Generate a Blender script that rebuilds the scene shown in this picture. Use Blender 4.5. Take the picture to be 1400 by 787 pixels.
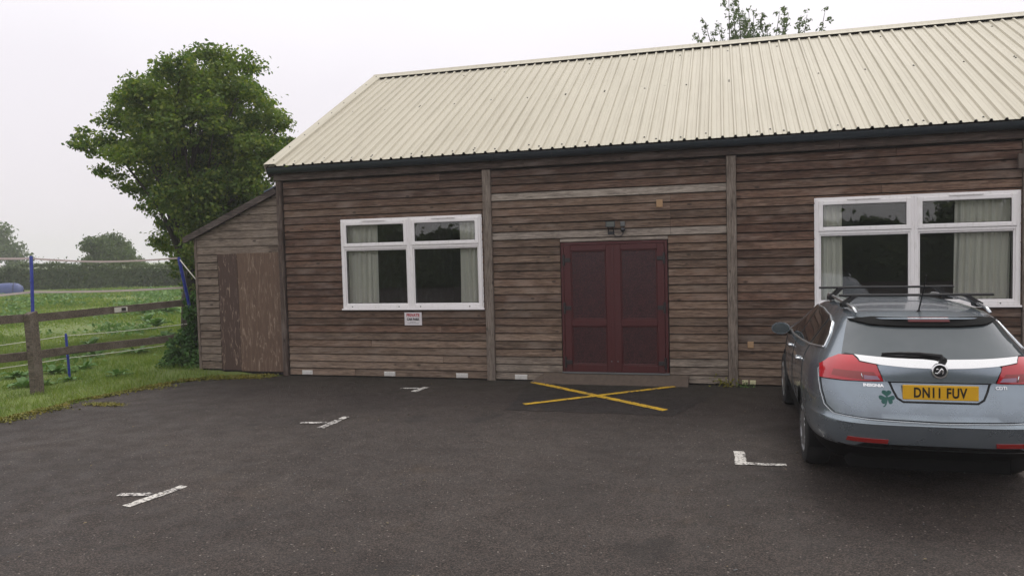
import bpy, bmesh, math, random
import numpy as np
from mathutils import Vector, Matrix
random.seed(7); rng = np.random.default_rng(7)
R = math.radians
for o in list(bpy.data.objects): bpy.data.objects.remove(o)
scene = bpy.context.scene
COL = scene.collection

# ------------------------------------------------------------------ camera
cam_d = bpy.data.cameras.new("camera")
cam = bpy.data.objects.new("camera", cam_d); COL.objects.link(cam); scene.camera = cam
cam_d.sensor_width = 36.0; cam_d.sensor_fit = 'HORIZONTAL'
cam_d.lens = 36.0*1022.846/1400
cam_d.clip_start = .1; cam_d.clip_end = 2000
pit, rol, yaw = -.05011, -.02621, -.27481
fw = Vector((math.sin(yaw)*math.cos(pit), math.cos(yaw)*math.cos(pit), math.sin(pit)))
rt = Vector((math.cos(yaw), -math.sin(yaw), 0)); up = rt.cross(fw)
r2 = rt*math.cos(rol)+up*math.sin(rol); u2 = up*math.cos(rol)-rt*math.sin(rol)
m = Matrix((r2, u2, -fw)).transposed().to_4x4(); m.translation = Vector((0, -11.549, 2.094))
cam.matrix_world = m

# ------------------------------------------------------------------ sky, sun, exposure
SUN_EL, SUN_AZ = R(56), R(12)          # azimuth clockwise from +Y: behind the cloud above the hall roof
world = bpy.data.worlds.new("World"); scene.world = world; world.use_nodes = True
nt = world.node_tree; nt.nodes.clear()
wo = nt.nodes.new('ShaderNodeOutputWorld'); bg = nt.nodes.new('ShaderNodeBackground')
sky = nt.nodes.new('ShaderNodeTexSky'); sky.sky_type = 'NISHITA'; sky.sun_disc = False
sky.sun_elevation = SUN_EL; sky.sun_rotation = SUN_AZ; sky.dust_density = 6; sky.air_density = 1
tc = nt.nodes.new('ShaderNodeTexCoord'); sp = nt.nodes.new('ShaderNodeSeparateXYZ')
nt.links.new(tc.outputs['Generated'], sp.inputs[0])
ns = nt.nodes.new('ShaderNodeTexNoise'); ns.inputs['Scale'].default_value = 1.6; ns.inputs['Detail'].default_value = 4
nt.links.new(tc.outputs['Generated'], ns.inputs['Vector'])
ma = nt.nodes.new('ShaderNodeMath'); ma.operation = 'MULTIPLY_ADD'; ma.inputs[1].default_value = .30
nt.links.new(ns.outputs['Fac'], ma.inputs[0]); nt.links.new(sp.outputs['Z'], ma.inputs[2])
rp = nt.nodes.new('ShaderNodeValToRGB')
e = rp.color_ramp.elements
e[0].position = .08; e[0].color = (.82, .775, .81, 1)
e[1].position = .95; e[1].color = (1.20, 1.18, 1.19, 1)
x = rp.color_ramp.elements.new(.36); x.color = (.94, .90, .955, 1)
x = rp.color_ramp.elements.new(.52); x.color = (1.09, 1.06, 1.10, 1)
nt.links.new(ma.outputs[0], rp.inputs[0])
sc_ = nt.nodes.new('ShaderNodeVectorMath'); sc_.operation = 'SCALE'; sc_.inputs['Scale'].default_value = 10
nt.links.new(rp.outputs[0], sc_.inputs[0])
mx = nt.nodes.new('ShaderNodeMixRGB'); mx.inputs[0].default_value = .94
nt.links.new(sky.outputs[0], mx.inputs[1]); nt.links.new(sc_.outputs[0], mx.inputs[2])
nt.links.new(mx.outputs[0], bg.inputs[0]); bg.inputs[1].default_value = .1
nt.links.new(bg.outputs[0], wo.inputs[0])
sd = bpy.data.lights.new("sun", 'SUN'); sd.energy = 1.4; sd.angle = R(25); sd.color = (1, .97, .93)
so = bpy.data.objects.new("sun", sd); COL.objects.link(so)
sdir = Vector((math.sin(SUN_AZ)*math.cos(SUN_EL), math.cos(SUN_AZ)*math.cos(SUN_EL), math.sin(SUN_EL)))
so.rotation_euler = (-sdir).to_track_quat('-Z', 'Y').to_euler(); so.location = sdir*60
scene.view_settings.view_transform = 'Standard'; scene.view_settings.look = 'None'
scene.view_settings.exposure = .07; scene.view_settings.gamma = 1
scene.view_settings.use_curve_mapping = False
scene.cycles.volume_bounces = 2

# ------------------------------------------------------------------ material helpers
class NT:
    def __init__(s, name):
        s.m = bpy.data.materials.new(name); s.m.use_nodes = True; s.t = s.m.node_tree
        s.b = s.t.nodes['Principled BSDF']; s.out = s.t.nodes['Material Output']
    def n(s, typ, out=0, **kw):
        nd = s.t.nodes.new('ShaderNode'+typ)
        for k, v in kw.items():
            k2 = k.replace('_', ' ')
            tgt = None
            if k.startswith('i') and k[1:].isdigit(): tgt = nd.inputs[int(k[1:])]
            elif k2 in nd.inputs and k not in ('operation', 'blend_type', 'data_type'): tgt = nd.inputs[k2]
            if tgt is None: setattr(nd, k, v); continue
            if isinstance(v, bpy.types.NodeSocket): s.t.links.new(v, tgt)
            else: tgt.default_value = v
        return nd.outputs[out]
    def ramp(s, fac, *stops, interp='LINEAR'):
        nd = s.t.nodes.new('ShaderNodeValToRGB'); s.t.links.new(fac, nd.inputs[0]); el = nd.color_ramp.elements
        nd.color_ramp.interpolation = interp
        while len(el) < len(stops): el.new(.5)
        for k, (p, c) in enumerate(stops):
            el[k].position = p
            el[k].color = (c, c, c, 1) if isinstance(c, (int, float)) else (*c, 1)
        return nd.outputs[0]
    def mix(s, fac, a, b, typ='MIX'):
        nd = s.t.nodes.new('ShaderNodeMixRGB'); nd.blend_type = typ
        for k, v in enumerate((fac, a, b)):
            if isinstance(v, bpy.types.NodeSocket): s.t.links.new(v, nd.inputs[k])
            else: nd.inputs[k].default_value = v if k == 0 else (*v[:3], 1)
        return nd.outputs[0]
    def math(s, op, *a):
        nd = s.t.nodes.new('ShaderNodeMath'); nd.operation = op
        for k, v in enumerate(a):
            if isinstance(v, bpy.types.NodeSocket): s.t.links.new(v, nd.inputs[k])
            else: nd.inputs[k].default_value = v
        return nd.outputs[0]
    def set(s, **kw):
        for k, v in kw.items():
            i = s.b.inputs[k.replace('_', ' ')]
            if isinstance(v, bpy.types.NodeSocket): s.t.links.new(v, i)
            else: i.default_value = (*v, 1) if isinstance(v, tuple) and len(v) == 3 and i.type == 'RGBA' else v
        return s
    def bump(s, h, strength=.3, dist=.01):
        nd = s.t.nodes.new('ShaderNodeBump'); nd.inputs['Strength'].default_value = strength
        nd.inputs['Distance'].default_value = dist; s.t.links.new(h, nd.inputs['Height'])
        s.t.links.new(nd.outputs[0], s.b.inputs['Normal']); return s
    def obj(s): return s.n('TexCoord', 3)
    def geo(s): return s.n('NewGeometry', 0)
    def mapped(s, v, scale=(1, 1, 1), loc=None):
        nd = s.t.nodes.new('ShaderNodeMapping'); s.t.links.new(v, nd.inputs[0]); nd.inputs['Scale'].default_value = scale
        if loc is not None: s.t.links.new(loc, nd.inputs['Location'])
        return nd.outputs[0]
    def rand_off(s, k=100):
        r = s.n('ObjectInfo', 5)
        return s.n('CombineXYZ', X=s.math('MULTIPLY', r, k), Y=s.math('MULTIPLY', r, k*.37), Z=s.math('MULTIPLY', r, k*.73))

def simple(name, col, rough=.5, metal=0, var=.12, scale=12, bump=0, **kw):
    n = NT(name); v = n.mapped(n.obj())
    t = n.n('TexNoise', 0, Vector=v, Scale=scale, Detail=5, Roughness=.6)
    c = n.mix(t, tuple(a*(1-var) for a in col), tuple(min(1, a*(1+var)) for a in col))
    n.set(Base_Color=c, Roughness=rough, Metallic=metal, **kw)
    if bump: n.bump(t, bump, .004)
    return n.m

def wood(name, horiz=True, knots=True):
    """weathered boards; the object's own colour tints it, its random value moves the grain"""
    n = NT(name); off = n.rand_off(); o = n.obj()
    ax = (1.0, 14, 14) if horiz else (14, 14, 1.0)
    g = n.n('TexNoise', 0, Vector=n.mapped(o, tuple(a*1.6 for a in ax), off), Scale=2.2, Detail=9, Roughness=.72)
    f = n.n('TexNoise', 0, Vector=n.mapped(o, tuple(a*3 if a > 2 else a*2.2 for a in ax), off), Scale=4, Detail=3)
    bl = n.n('TexNoise', 0, Vector=n.mapped(o, (1.3, 3, 3) if horiz else (3, 3, 1.3), off), Scale=1.6, Detail=4)
    col = n.n('ObjectInfo', 1)
    dark = n.mix(1, col, (.30, .27, .25), 'MULTIPLY')
    lite = n.mix(1, col, (2.0, 1.95, 1.85), 'MULTIPLY')
    c = n.mix(n.ramp(g, (.38, 0.), (.62, 1.)), n.mix(.45, dark, col), n.mix(.55, lite, col))
    c = n.mix(n.math('MULTIPLY', n.ramp(f, (.52, 0.), (.60, 1.)), .65), c, dark)
    f2 = n.n('TexNoise', 0, Vector=n.mapped(o, tuple(a*2 if a > 2 else a*1.1 for a in ax), n.rand_off(61)), Scale=3.1, Detail=5)
    c = n.mix(n.math('MULTIPLY', n.ramp(f2, (.56, 0.), (.66, 1.)), .6), c, n.mix(.5, lite, (.26, .225, .19)))
    c = n.mix(n.math('MULTIPLY', n.ramp(bl, (.52, 0.), (.75, 1.)), .55), c, n.mix(.6, lite, (.23, .205, .185)))
    c = n.mix(n.math('MULTIPLY', n.ramp(bl, (.25, 1.), (.42, 0.)), .6), c, dark)
    if knots:
        v = n.t.nodes.new('ShaderNodeTexVoronoi'); v.inputs['Scale'].default_value = 1.0
        n.t.links.new(n.mapped(o, (2.6, .01, 5.5) if horiz else (5.5, .01, 2.6), off), v.inputs['Vector'])
        k = n.ramp(v.outputs['Distance'], (.06, 1.), (.12, 0.))
        c = n.mix(n.math('MULTIPLY', k, .75), c, (.022, .015, .012))
    n.set(Base_Color=c, Roughness=.82, Specular_IOR_Level=.3)
    n.bump(n.mix(.5, g, f), .5, .004)
    return n.m

M = {}
M['board'] = wood('weathered_board'); M['post'] = wood('weathered_post', False); M['rail'] = wood('weathered_rail')
def ply():
    n = NT('peeling_plywood'); o = n.obj(); off = n.rand_off()
    w = n.n('TexNoise', 0, Vector=n.mapped(o, (2.6, 2.6, .8), off), Scale=1.6, Detail=2, Distortion=1.2)
    ln = n.n('TexNoise', 0, Vector=n.mapped(o, (10, 10, 1.2), off), Scale=1.0, Detail=5, Distortion=1.2)
    band = n.math('FRACT', n.math('MULTIPLY', n.math('ADD', ln, n.math('MULTIPLY', w, .5)), 5.0))
    streak = n.ramp(band, (.38, 0.), (.46, 1.), (.52, 1.), (.60, 0.))
    gate = n.ramp(n.n('TexNoise', 0, Vector=n.mapped(o, (5, 5, 1.6), off), Scale=2.4, Detail=4), (.42, 0.), (.56, 1.))
    col = n.n('ObjectInfo', 1)
    fine = n.n('TexNoise', 0, Vector=n.mapped(o, (40, 40, 2.5), off), Scale=2, Detail=4)
    base = n.mix(fine, n.mix(1, col, (.55, .5, .48), 'MULTIPLY'), n.mix(1, col, (1.35, 1.3, 1.28), 'MULTIPLY'))
    c = n.mix(n.math('MULTIPLY', n.math('MULTIPLY', streak, gate), .8), base, (.34, .25, .185))
    foot = n.n('SeparateXYZ', 2, Vector=o)
    n.set(Base_Color=c, Roughness=.8); n.bump(n.mix(.5, fine, band), .25, .004); return n.m
M['ply'] = ply()
M['dark_wall'] = simple('wall_membrane', (.018, .014, .012), .9)
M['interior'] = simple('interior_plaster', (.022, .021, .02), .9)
def upvc():
    n = NT('white_plastic'); t = n.n('TexNoise', 0, Vector=n.mapped(n.obj(), (3, 3, 1)), Scale=6, Detail=6)
    n.set(Base_Color=n.mix(n.ramp(t, (.55, 0.), (.8, 1.)), (.88, .85, .845), (.74, .71, .68)), Roughness=.32); return n.m
M['upvc'] = upvc()
M['seal'] = simple('rubber_seal', (.03, .03, .032), .6)
def glass():
    n = NT('window_glass'); n.t.nodes.remove(n.b)
    fr = n.n('Fresnel', 0, IOR=1.55)
    nz = n.n('TexNoise', 0, Vector=n.obj(), Scale=1.3, Detail=1)
    gl = n.t.nodes.new('ShaderNodeBsdfGlossy'); gl.inputs['Roughness'].default_value = .01
    bp = n.t.nodes.new('ShaderNodeBump'); bp.inputs['Strength'].default_value = .03; bp.inputs['Distance'].default_value = .02
    n.t.links.new(nz, bp.inputs['Height']); n.t.links.new(bp.outputs[0], gl.inputs['Normal'])
    tr = n.t.nodes.new('ShaderNodeBsdfTransparent'); tr.inputs[0].default_value = (.95, .965, .955, 1)
    mi = n.t.nodes.new('ShaderNodeMixShader')
    n.t.links.new(n.math('MULTIPLY', fr, 1.7), mi.inputs[0])
    n.t.links.new(tr.outputs[0], mi.inputs[1]); n.t.links.new(gl.outputs[0], mi.inputs[2]); n.t.links.new(mi.outputs[0], n.out.inputs[0])
    return n.m
M['glass'] = glass()
def curtain():
    n = NT('curtain_fabric'); t = n.n('TexNoise', 0, Vector=n.mapped(n.obj(), (30, 30, 2)), Scale=3, Detail=4)
    n.set(Base_Color=n.mix(t, (.92, .89, .80), (.97, .95, .88)), Roughness=.9); return n.m
M['curtain'] = curtain()
def roofmat():
    n = NT('cream_coated_steel'); o = n.geo()
    t = n.n('TexNoise', 0, Vector=n.mapped(o, (.9, .35, .35)), Scale=1.1, Detail=6, Roughness=.65)
    s = n.n('TexNoise', 0, Vector=n.mapped(o, (9, .5, .5)), Scale=1.6, Detail=5)
    d = n.n('TexNoise', 0, Vector=o, Scale=26, Detail=4, Roughness=.7)
    c = n.mix(t, (.47, .435, .345), (.575, .535, .435))
    c = n.mix(n.math('MULTIPLY', n.ramp(s, (.50, 0.), (.75, 1.)), .35), c, (.36, .325, .25))
    c = n.mix(n.math('MULTIPLY', n.ramp(d, (.60, 0.), (.78, 1.)), .28), c, (.34, .32, .24))
    lich = n.n('TexVoronoi', 0, Vector=o, Scale=3.2); lg = n.n('TexNoise', 0, Vector=o, Scale=1.7, Detail=3)
    c = n.mix(n.math('MULTIPLY', n.math('MULTIPLY', n.ramp(lich, (.03, 1.), (.10, 0.)), n.ramp(lg, (.5, 0.), (.6, 1.))), .5), c, (.20, .19, .13))
    run = n.n('TexNoise', 0, Vector=n.mapped(o, (22, .35, .35)), Scale=1.3, Detail=3)
    c = n.mix(n.math('MULTIPLY', n.ramp(run, (.54, 0.), (.68, 1.)), .22), c, (.27, .24, .17))
    n.set(Base_Color=c, Roughness=.62, Specular_IOR_Level=.2); return n.m
M['roof'] = roofmat()
M['screw'] = simple('screw_steel', (.05, .05, .045), .5, .3)
M['gutter'] = simple('dark_gutter_plastic', (.017, .024, .030), .34, var=.35, scale=5)
M['felt'] = simple('roof_felt', (.035, .034, .036), .85, bump=.4, scale=60)
M['lead'] = simple('lead_flashing', (.12, .15, .19), .5, .3)
def maroon(name, a, b, rough):
    n = NT(name); o = n.obj()
    g = n.n('TexNoise', 0, Vector=n.mapped(o, (26, 26, 2)), Scale=3, Detail=6)
    d = n.n('TexNoise', 0, Vector=o, Scale=5, Detail=5)
    n.set(Base_Color=n.mix(g, a, b), Roughness=n.ramp(d, (.3, rough), (.7, min(1, rough+.2)))); n.bump(g, .08, .002); return n.m
M['door'] = maroon('rosewood_plastic', (.046, .007, .008), (.084, .012, .013), .34)
def door_panel():
    n = NT('speckled_door_panel'); o = n.obj()
    v = n.n('TexVoronoi', 0, Vector=n.mapped(o, (1, 1, .55)), Scale=60)
    g = n.n('TexNoise', 0, Vector=o, Scale=70, Detail=3)
    n.set(Base_Color=n.mix(n.ramp(g, (.4, 0.), (.7, 1.)), (.018, .006, .008), (.080, .022, .024)), Roughness=.32); n.bump(v, .5, .004); return n.m
M['door_panel'] = door_panel()
M['hinge'] = simple('black_hinge', (.02, .017, .018), .45)
M['tan2'] = simple('stained_timber', (.10, .075, .06), .8)
M['tan'] = simple('bare_timber', (.38, .24, .13), .8)
M['lampbody'] = simple('lamp_housing', (.018, .02, .024), .4)
M['lampglass'] = simple('lamp_lens', (.10, .11, .10), .2)
M['greyplastic'] = simple('grey_plastic', (.12, .125, .125), .5)
M['concrete'] = simple('step_concrete', (.088, .064, .048), .85, var=.5, scale=14, bump=.4)
M['vent'] = simple('white_vent', (.62, .60, .57), .5, var=.25, scale=30)
M['yvent'] = simple('cream_vent', (.62, .58, .36), .5)
M['blue'] = simple('blue_plastic', (.013, .03, .26), .4)
M['tape'] = simple('electric_tape', (.66, .55, .52), .8)
M['string'] = simple('white_string', (.62, .6, .52), .8)
M['signwhite'] = simple('sign_board', (.70, .66, .67), .4)
M['signred'] = simple('sign_red_print', (.42, .03, .04), .5)
M['signblack'] = simple('sign_black_print', (.02, .02, .02), .5)
M['signgrey'] = simple('sign_grey_print', (.28, .27, .28), .5)
M['tarp'] = simple('blue_sheet', (.055, .075, .20), .55)
M['tarpdark'] = simple('blue_sheet_hem', (.03, .04, .10), .6)

def asphalt(name, base, dark, stone):
    n = NT(name); o = n.geo()
    big = n.n('TexNoise', 0, Vector=o, Scale=.55, Detail=5, Roughness=.6)
    mid = n.n('TexNoise', 0, Vector=o, Scale=3.2, Detail=5)
    v1 = n.t.nodes.new('ShaderNodeTexVoronoi'); v1.inputs['Scale'].default_value = 95; n.t.links.new(o, v1.inputs['Vector'])
    v2 = n.t.nodes.new('ShaderNodeTexVoronoi'); v2.inputs['Scale'].default_value = 38; n.t.links.new(o, v2.inputs['Vector'])
    fine = n.n('TexNoise', 0, Vector=o, Scale=160, Detail=2)
    c = n.mix(n.ramp(big, (.35, 0.), (.68, 1.)), dark, base)
    c = n.mix(n.math('MULTIPLY', n.ramp(mid, (.5, 0.), (.75, 1.)), .3), c, dark)
    sepc = n.n('SeparateColor', 0, Color=v1.outputs['Color'])
    c = n.mix(n.ramp(sepc, (0., 0.), (1., 1.)), n.mix(1, c, (.36, .36, .36), 'MULTIPLY'), n.mix(1, c, (1.95, 1.88, 1.8), 'MULTIPLY'))
    sepc2 = n.n('SeparateColor', 1, Color=v2.outputs['Color'])
    c = n.mix(n.math('MULTIPLY', n.ramp(sepc2, (.90, 0.), (.95, 1.)), n.ramp(v2.outputs['Distance'], (.22, .8), (.34, 0.))), c, stone)
    c = n.mix(n.ramp(v1.outputs['Distance'], (.38, 0.), (.62, .7)), c, tuple(a*.25 for a in dark))
    # greenish algae and grit that gather along the foot of the wall
    wide = n.n('TexNoise', 0, Vector=n.mapped(o, (.5, .16, 1)), Scale=1.0, Detail=3, Distortion=.6)
    c = n.mix(n.math('MULTIPLY', n.ramp(wide, (.46, 0.), (.62, 1.)), .38), c, n.mix(1, c, (.60, .58, .56), 'MULTIPLY'))
    st = n.n('TexNoise', 0, Vector=o, Scale=1.15, Detail=6, Roughness=.7)
    c = n.mix(n.math('MULTIPLY', n.ramp(st, (.60, 0.), (.72, 1.)), .45), c, n.mix(.6, c, (.085, .055, .03)))
    oil = n.n('TexNoise', 0, Vector=n.mapped(o, (1, 1, 1), None), Scale=.9, Detail=2, Distortion=.3)
    c = n.mix(n.math('MULTIPLY', n.ramp(oil, (.66, 0.), (.70, 1.)), .5), c, (.018, .015, .014))
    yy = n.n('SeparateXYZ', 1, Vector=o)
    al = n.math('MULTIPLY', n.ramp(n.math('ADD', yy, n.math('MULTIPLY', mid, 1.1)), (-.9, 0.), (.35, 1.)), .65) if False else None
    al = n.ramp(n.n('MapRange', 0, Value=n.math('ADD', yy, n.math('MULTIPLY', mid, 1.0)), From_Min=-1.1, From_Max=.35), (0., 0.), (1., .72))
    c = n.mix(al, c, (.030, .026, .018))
    n.set(Base_Color=c, Roughness=n.ramp(mid, (.35, .6), (.65, .8)), Specular_IOR_Level=.3)
    h = n.math('ADD', n.math('MULTIPLY', v1.outputs['Distance'], -1.0), n.math('MULTIPLY', fine, .5))
    n.bump(h, .9, .009); return n.m
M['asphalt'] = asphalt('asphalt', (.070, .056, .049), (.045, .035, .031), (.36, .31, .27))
M['asphalt2'] = asphalt('newer_asphalt', (.046, .038, .035), (.030, .025, .024), (.16, .15, .14))
def paint(name, col, thr):
    n = NT(name); o = n.geo()
    a = n.n('TexNoise', 0, Vector=o, Scale=34, Detail=6, Roughness=.7); b = n.n('TexNoise', 0, Vector=o, Scale=5, Detail=3)
    f = n.ramp(n.math('ADD', n.math('MULTIPLY', a, .7), n.math('MULTIPLY', b, .3)), (thr, 0.), (thr+.06, 1.))
    dirt = n.mix(n.n('TexNoise', 0, Vector=o, Scale=70, Detail=5), tuple(k*.72 for k in col), col)
    n.set(Base_Color=n.mix(f, (.06, .05, .048), dirt), Roughness=.7); n.bump(a, .4, .005); return n.m
M['whitepaint'] = paint('worn_white_paint', (.66, .63, .58), .455)
M['fadedpaint'] = paint('faded_white_paint', (.62, .59, .55), .47)
M['yellowpaint'] = paint('worn_yellow_paint', (.74, .45, .02), .42)
def ground():
    n = NT('field_grass'); o = n.geo()
    a = n.n('TexNoise', 0, Vector=o, Scale=.35, Detail=6, Roughness=.65); b = n.n('TexNoise', 0, Vector=o, Scale=6, Detail=6, Roughness=.7)
    c = n.mix(n.ramp(a, (.35, 0.), (.65, 1.)), (.10, .155, .028), (.17, .215, .045))
    c = n.mix(n.ramp(b, (.42, 0.), (.7, .8)), c, (.085, .10, .026))
    n.set(Base_Color=c, Roughness=.9); n.bump(b, .6, .05); return n.m
M['ground'] = ground()
def leaf(name, a, b, c3, trans=.3, scale=.6):
    n = NT(name)
    g = n.n('NewGeometry', 8)
    t = n.n('TexNoise', 0, Vector=n.obj(), Scale=scale, Detail=3)
    c = n.mix(n.ramp(t, (.35, 0.), (.65, 1.)), a, b); c = n.mix(n.ramp(g, (.55, 0.), (1., .75)), c, c3)
    n.set(Base_Color=c, Roughness=.55, Specular_IOR_Level=.3)
    tl = n.t.nodes.new('ShaderNodeBsdfTranslucent'); n.t.links.new(n.mix(1, c, (1.3, 1.4, .6), 'MULTIPLY'), tl.inputs[0])
    mi = n.t.nodes.new('ShaderNodeMixShader'); mi.inputs[0].default_value = trans
    n.t.links.new(n.b.outputs[0], mi.inputs[1]); n.t.links.new(tl.outputs[0], mi.inputs[2]); n.t.links.new(mi.outputs[0], n.out.inputs[0])
    return n.m
M['leaf_tree'] = leaf('tree_leaves', (.052, .105, .021), (.145, .215, .037), (.30, .33, .062), .42, .9)
M['leaf_far'] = leaf('far_leaves', (.055, .095, .034), (.10, .15, .048), (.14, .18, .055), .25, .3)
M['leaf_hedge'] = leaf('hedge_leaves', (.042, .072, .028), (.075, .112, .038), (.11, .14, .046), .25, .25)
M['leaf_ivy'] = leaf('ivy_leaves', (.035, .095, .022), (.07, .165, .032), (.11, .20, .045), .2, 2)
M['leaf_dock'] = leaf('dock_leaves', (.07, .15, .04), (.13, .24, .065), (.20, .31, .10), .2, 3)
M['leaf_dry'] = leaf('fallen_leaf', (.10, .07, .03), (.22, .17, .09), (.3, .26, .17), .1, 8)
M['blade'] = leaf('grass_blades', (.10, .17, .028), (.17, .24, .045), (.27, .29, .075), .35, .5)
M['moss'] = leaf('moss', (.15, .15, .02), (.22, .18, .025), (.12, .13, .025), .1, 3)
M['bark'] = simple('bark', (.05, .042, .034), .9, var=.4, scale=20, bump=.6)

# ------------------------------------------------------------------ mesh helpers
ORI = {}                     # origin of each built object in the coordinates its shape was written in
def tag(o, label=None, cat=None, group=None, kind=None):
    for k, v in (('label', label), ('category', cat), ('group', group), ('kind', kind)):
        if v: o[k] = v
    return o
def thing(name, label, cat, loc=(0, 0, 0), rz=0, group=None):
    o = bpy.data.objects.new(name, None); COL.objects.link(o); o.empty_display_size = .2
    o.location = loc; o.rotation_euler = (0, 0, rz); ORI[o.name] = Vector(loc)
    return tag(o, label, cat, group)
class MB:
    def __init__(s): s.v = []; s.f = []; s.mi = []; s.cur = 0
    def add(s, vs, fs):
        k = len(s.v); s.v += [tuple(p) for p in vs]; s.f += [tuple(i+k for i in f) for f in fs]; s.mi += [s.cur]*len(fs); return s
    def box(s, a, b):
        (x0, y0, z0), (x1, y1, z1) = a, b
        return s.add([(x0, y0, z0), (x1, y0, z0), (x1, y1, z0), (x0, y1, z0), (x0, y0, z1), (x1, y0, z1), (x1, y1, z1), (x0, y1, z1)],
                     [(3, 2, 1, 0), (4, 5, 6, 7), (0, 1, 5, 4), (1, 2, 6, 5), (2, 3, 7, 6), (3, 0, 4, 7)])
    def bbox(s, a, b, c=.004):           # box with chamfered front (-y) edges
        (x0, y0, z0), (x1, y1, z1) = a, b
        return s.add([(x0, y1, z0), (x1, y1, z0), (x1, y1, z1), (x0, y1, z1), (x0, y0+c, z0), (x1, y0+c, z0), (x1, y0+c, z1), (x0, y0+c, z1),
                      (x0+c, y0, z0+c), (x1-c, y0, z0+c), (x1-c, y0, z1-c), (x0+c, y0, z1-c)],
                     [(0, 3, 2, 1), (0, 1, 5, 4), (1, 2, 6, 5), (2, 3, 7, 6), (3, 0, 4, 7), (4, 5, 9, 8), (5, 6, 10, 9), (6, 7, 11, 10), (7, 4, 8, 11), (8, 9, 10, 11)])
    def loft(s, rings, cap=True, close=True):
        k = len(s.v); n = len(rings[0]); fs = []
        for i in range(len(rings)-1):
            for j in range(n if close else n-1):
                fs.append((i*n+j, i*n+(j+1) % n, (i+1)*n+(j+1) % n, (i+1)*n+j))
        if cap: fs += [tuple(range(n))[::-1], tuple((len(rings)-1)*n+j for j in range(n))]
        return s.add([p for r in rings for p in r], fs)
    def tube(s, pts, rad, n=8, cap=True):
        pts = [Vector(p) for p in pts]; rings = []; ref = None
        for i, p in enumerate(pts):
            d = (pts[min(i+1, len(pts)-1)]-pts[max(i-1, 0)]).normalized()
            if ref is None: ref = d.orthogonal().normalized()
            ref = (ref-d*ref.dot(d)).normalized(); b = d.cross(ref)
            r = rad[i] if isinstance(rad, (list, tuple)) else rad
            rings.append([p+(ref*math.cos(2*math.pi*k/n)+b*math.sin(2*math.pi*k/n))*r for k in range(n)])
        return s.loft(rings, cap)
    def bar(s, a, b, w, h, upv=(0, 0, 1)):          # rectangular bar from a to b
        a, b = Vector(a), Vector(b); d = (b-a).normalized(); sdv = d.cross(Vector(upv)).normalized(); uv = sdv.cross(d)
        rings = [[p+sdv*(i*w/2)+uv*(j*h/2) for i, j in ((-1, -1), (1, -1), (1, 1), (-1, 1))] for p in (a, b)]
        return s.loft(rings)
    def lathe(s, c, axis, prof, n=24):              # prof: (offset along the axis, radius)
        ax = Vector(axis).normalized(); u = ax.orthogonal().normalized(); w = ax.cross(u); c = Vector(c)
        return s.loft([[c+ax*o+(u*math.cos(2*math.pi*k/n)+w*math.sin(2*math.pi*k/n))*max(r, 1e-4) for k in range(n)] for o, r in prof])
    def sphere(s, c, r, n=8, sq=(1, 1, 1)):
        c = Vector(c)
        return s.loft([[c+Vector((math.cos(2*math.pi*k/n)*math.sin(t)*r*sq[0], math.sin(2*math.pi*k/n)*math.sin(t)*r*sq[1], -math.cos(t)*r*sq[2])) for k in range(n)]
                       for t in [math.pi*(i+.02)/(n//2+.04) for i in range(n//2+1)]])
    def build(s, name, mat, parent=None, smooth=False, origin=None, color=None):
        v = np.array(s.v, dtype=float)
        if origin is None: origin = ((v[:, 0].min()+v[:, 0].max())/2, (v[:, 1].min()+v[:, 1].max())/2, v[:, 2].min())
        org = Vector(origin)
        me = bpy.data.meshes.new(name); me.from_pydata([tuple(p) for p in v-np.array(org)], [], s.f)
        for mm in (mat if isinstance(mat, (list, tuple)) else [mat]): me.materials.append(mm)
        if any(s.mi): me.polygons.foreach_set('material_index', s.mi)
        if smooth:
            me.polygons.foreach_set('use_smooth', [True]*len(me.polygons))
            if smooth != True: me.set_sharp_from_angle(angle=R(smooth))
        me.update()
        return link(name, me, parent, org, color)
def link(name, me, parent, org, color=None):
    o = bpy.data.objects.new(name, me); COL.objects.link(o); org = Vector(org)
    if parent is not None: o.parent = parent; o.location = org-ORI[parent.name]
    else: o.location = org
    ORI[o.name] = org
    if color: o.color = (*color, 1)
    return o
def raw(name, V, F, mat, parent=None, org=(0, 0, 0)):     # big numpy meshes: V (n,3), F (k, 3 or 4)
    me = bpy.data.meshes.new(name); k = F.shape[1]
    me.vertices.add(len(V)); me.vertices.foreach_set('co', (V-np.array(org)).astype(np.float32).ravel())
    me.loops.add(F.size); me.loops.foreach_set('vertex_index', F.astype(np.int32).ravel())
    me.polygons.add(len(F)); me.polygons.foreach_set('loop_start', np.arange(0, F.size, k, dtype=np.int32))
    me.polygons.foreach_set('loop_total', np.full(len(F), k, dtype=np.int32))
    me.materials.append(mat); me.update(calc_edges=True); me.validate()
    return link(name, me, parent, org)
def text_mesh(txt, size, extrude=0, bold=0, sx=1, align='CENTER', gap=1):
    cu = bpy.data.curves.new('lettering', 'FONT'); cu.body = txt; cu.size = size; cu.align_x = align; cu.align_y = 'CENTER'
    cu.space_character = gap; cu.extrude = extrude; cu.offset = bold; cu.resolution_u = 3
    ob = bpy.data.objects.new('lettering', cu); COL.objects.link(ob)
    dg = bpy.context.evaluated_depsgraph_get(); me = bpy.data.meshes.new_from_object(ob.evaluated_get(dg))
    bpy.data.objects.remove(ob); bpy.data.curves.remove(cu)
    for v in me.vertices: v.co.x *= sx
    return [tuple(v.co) for v in me.vertices], [tuple(p.vertices) for p in me.polygons]
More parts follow.
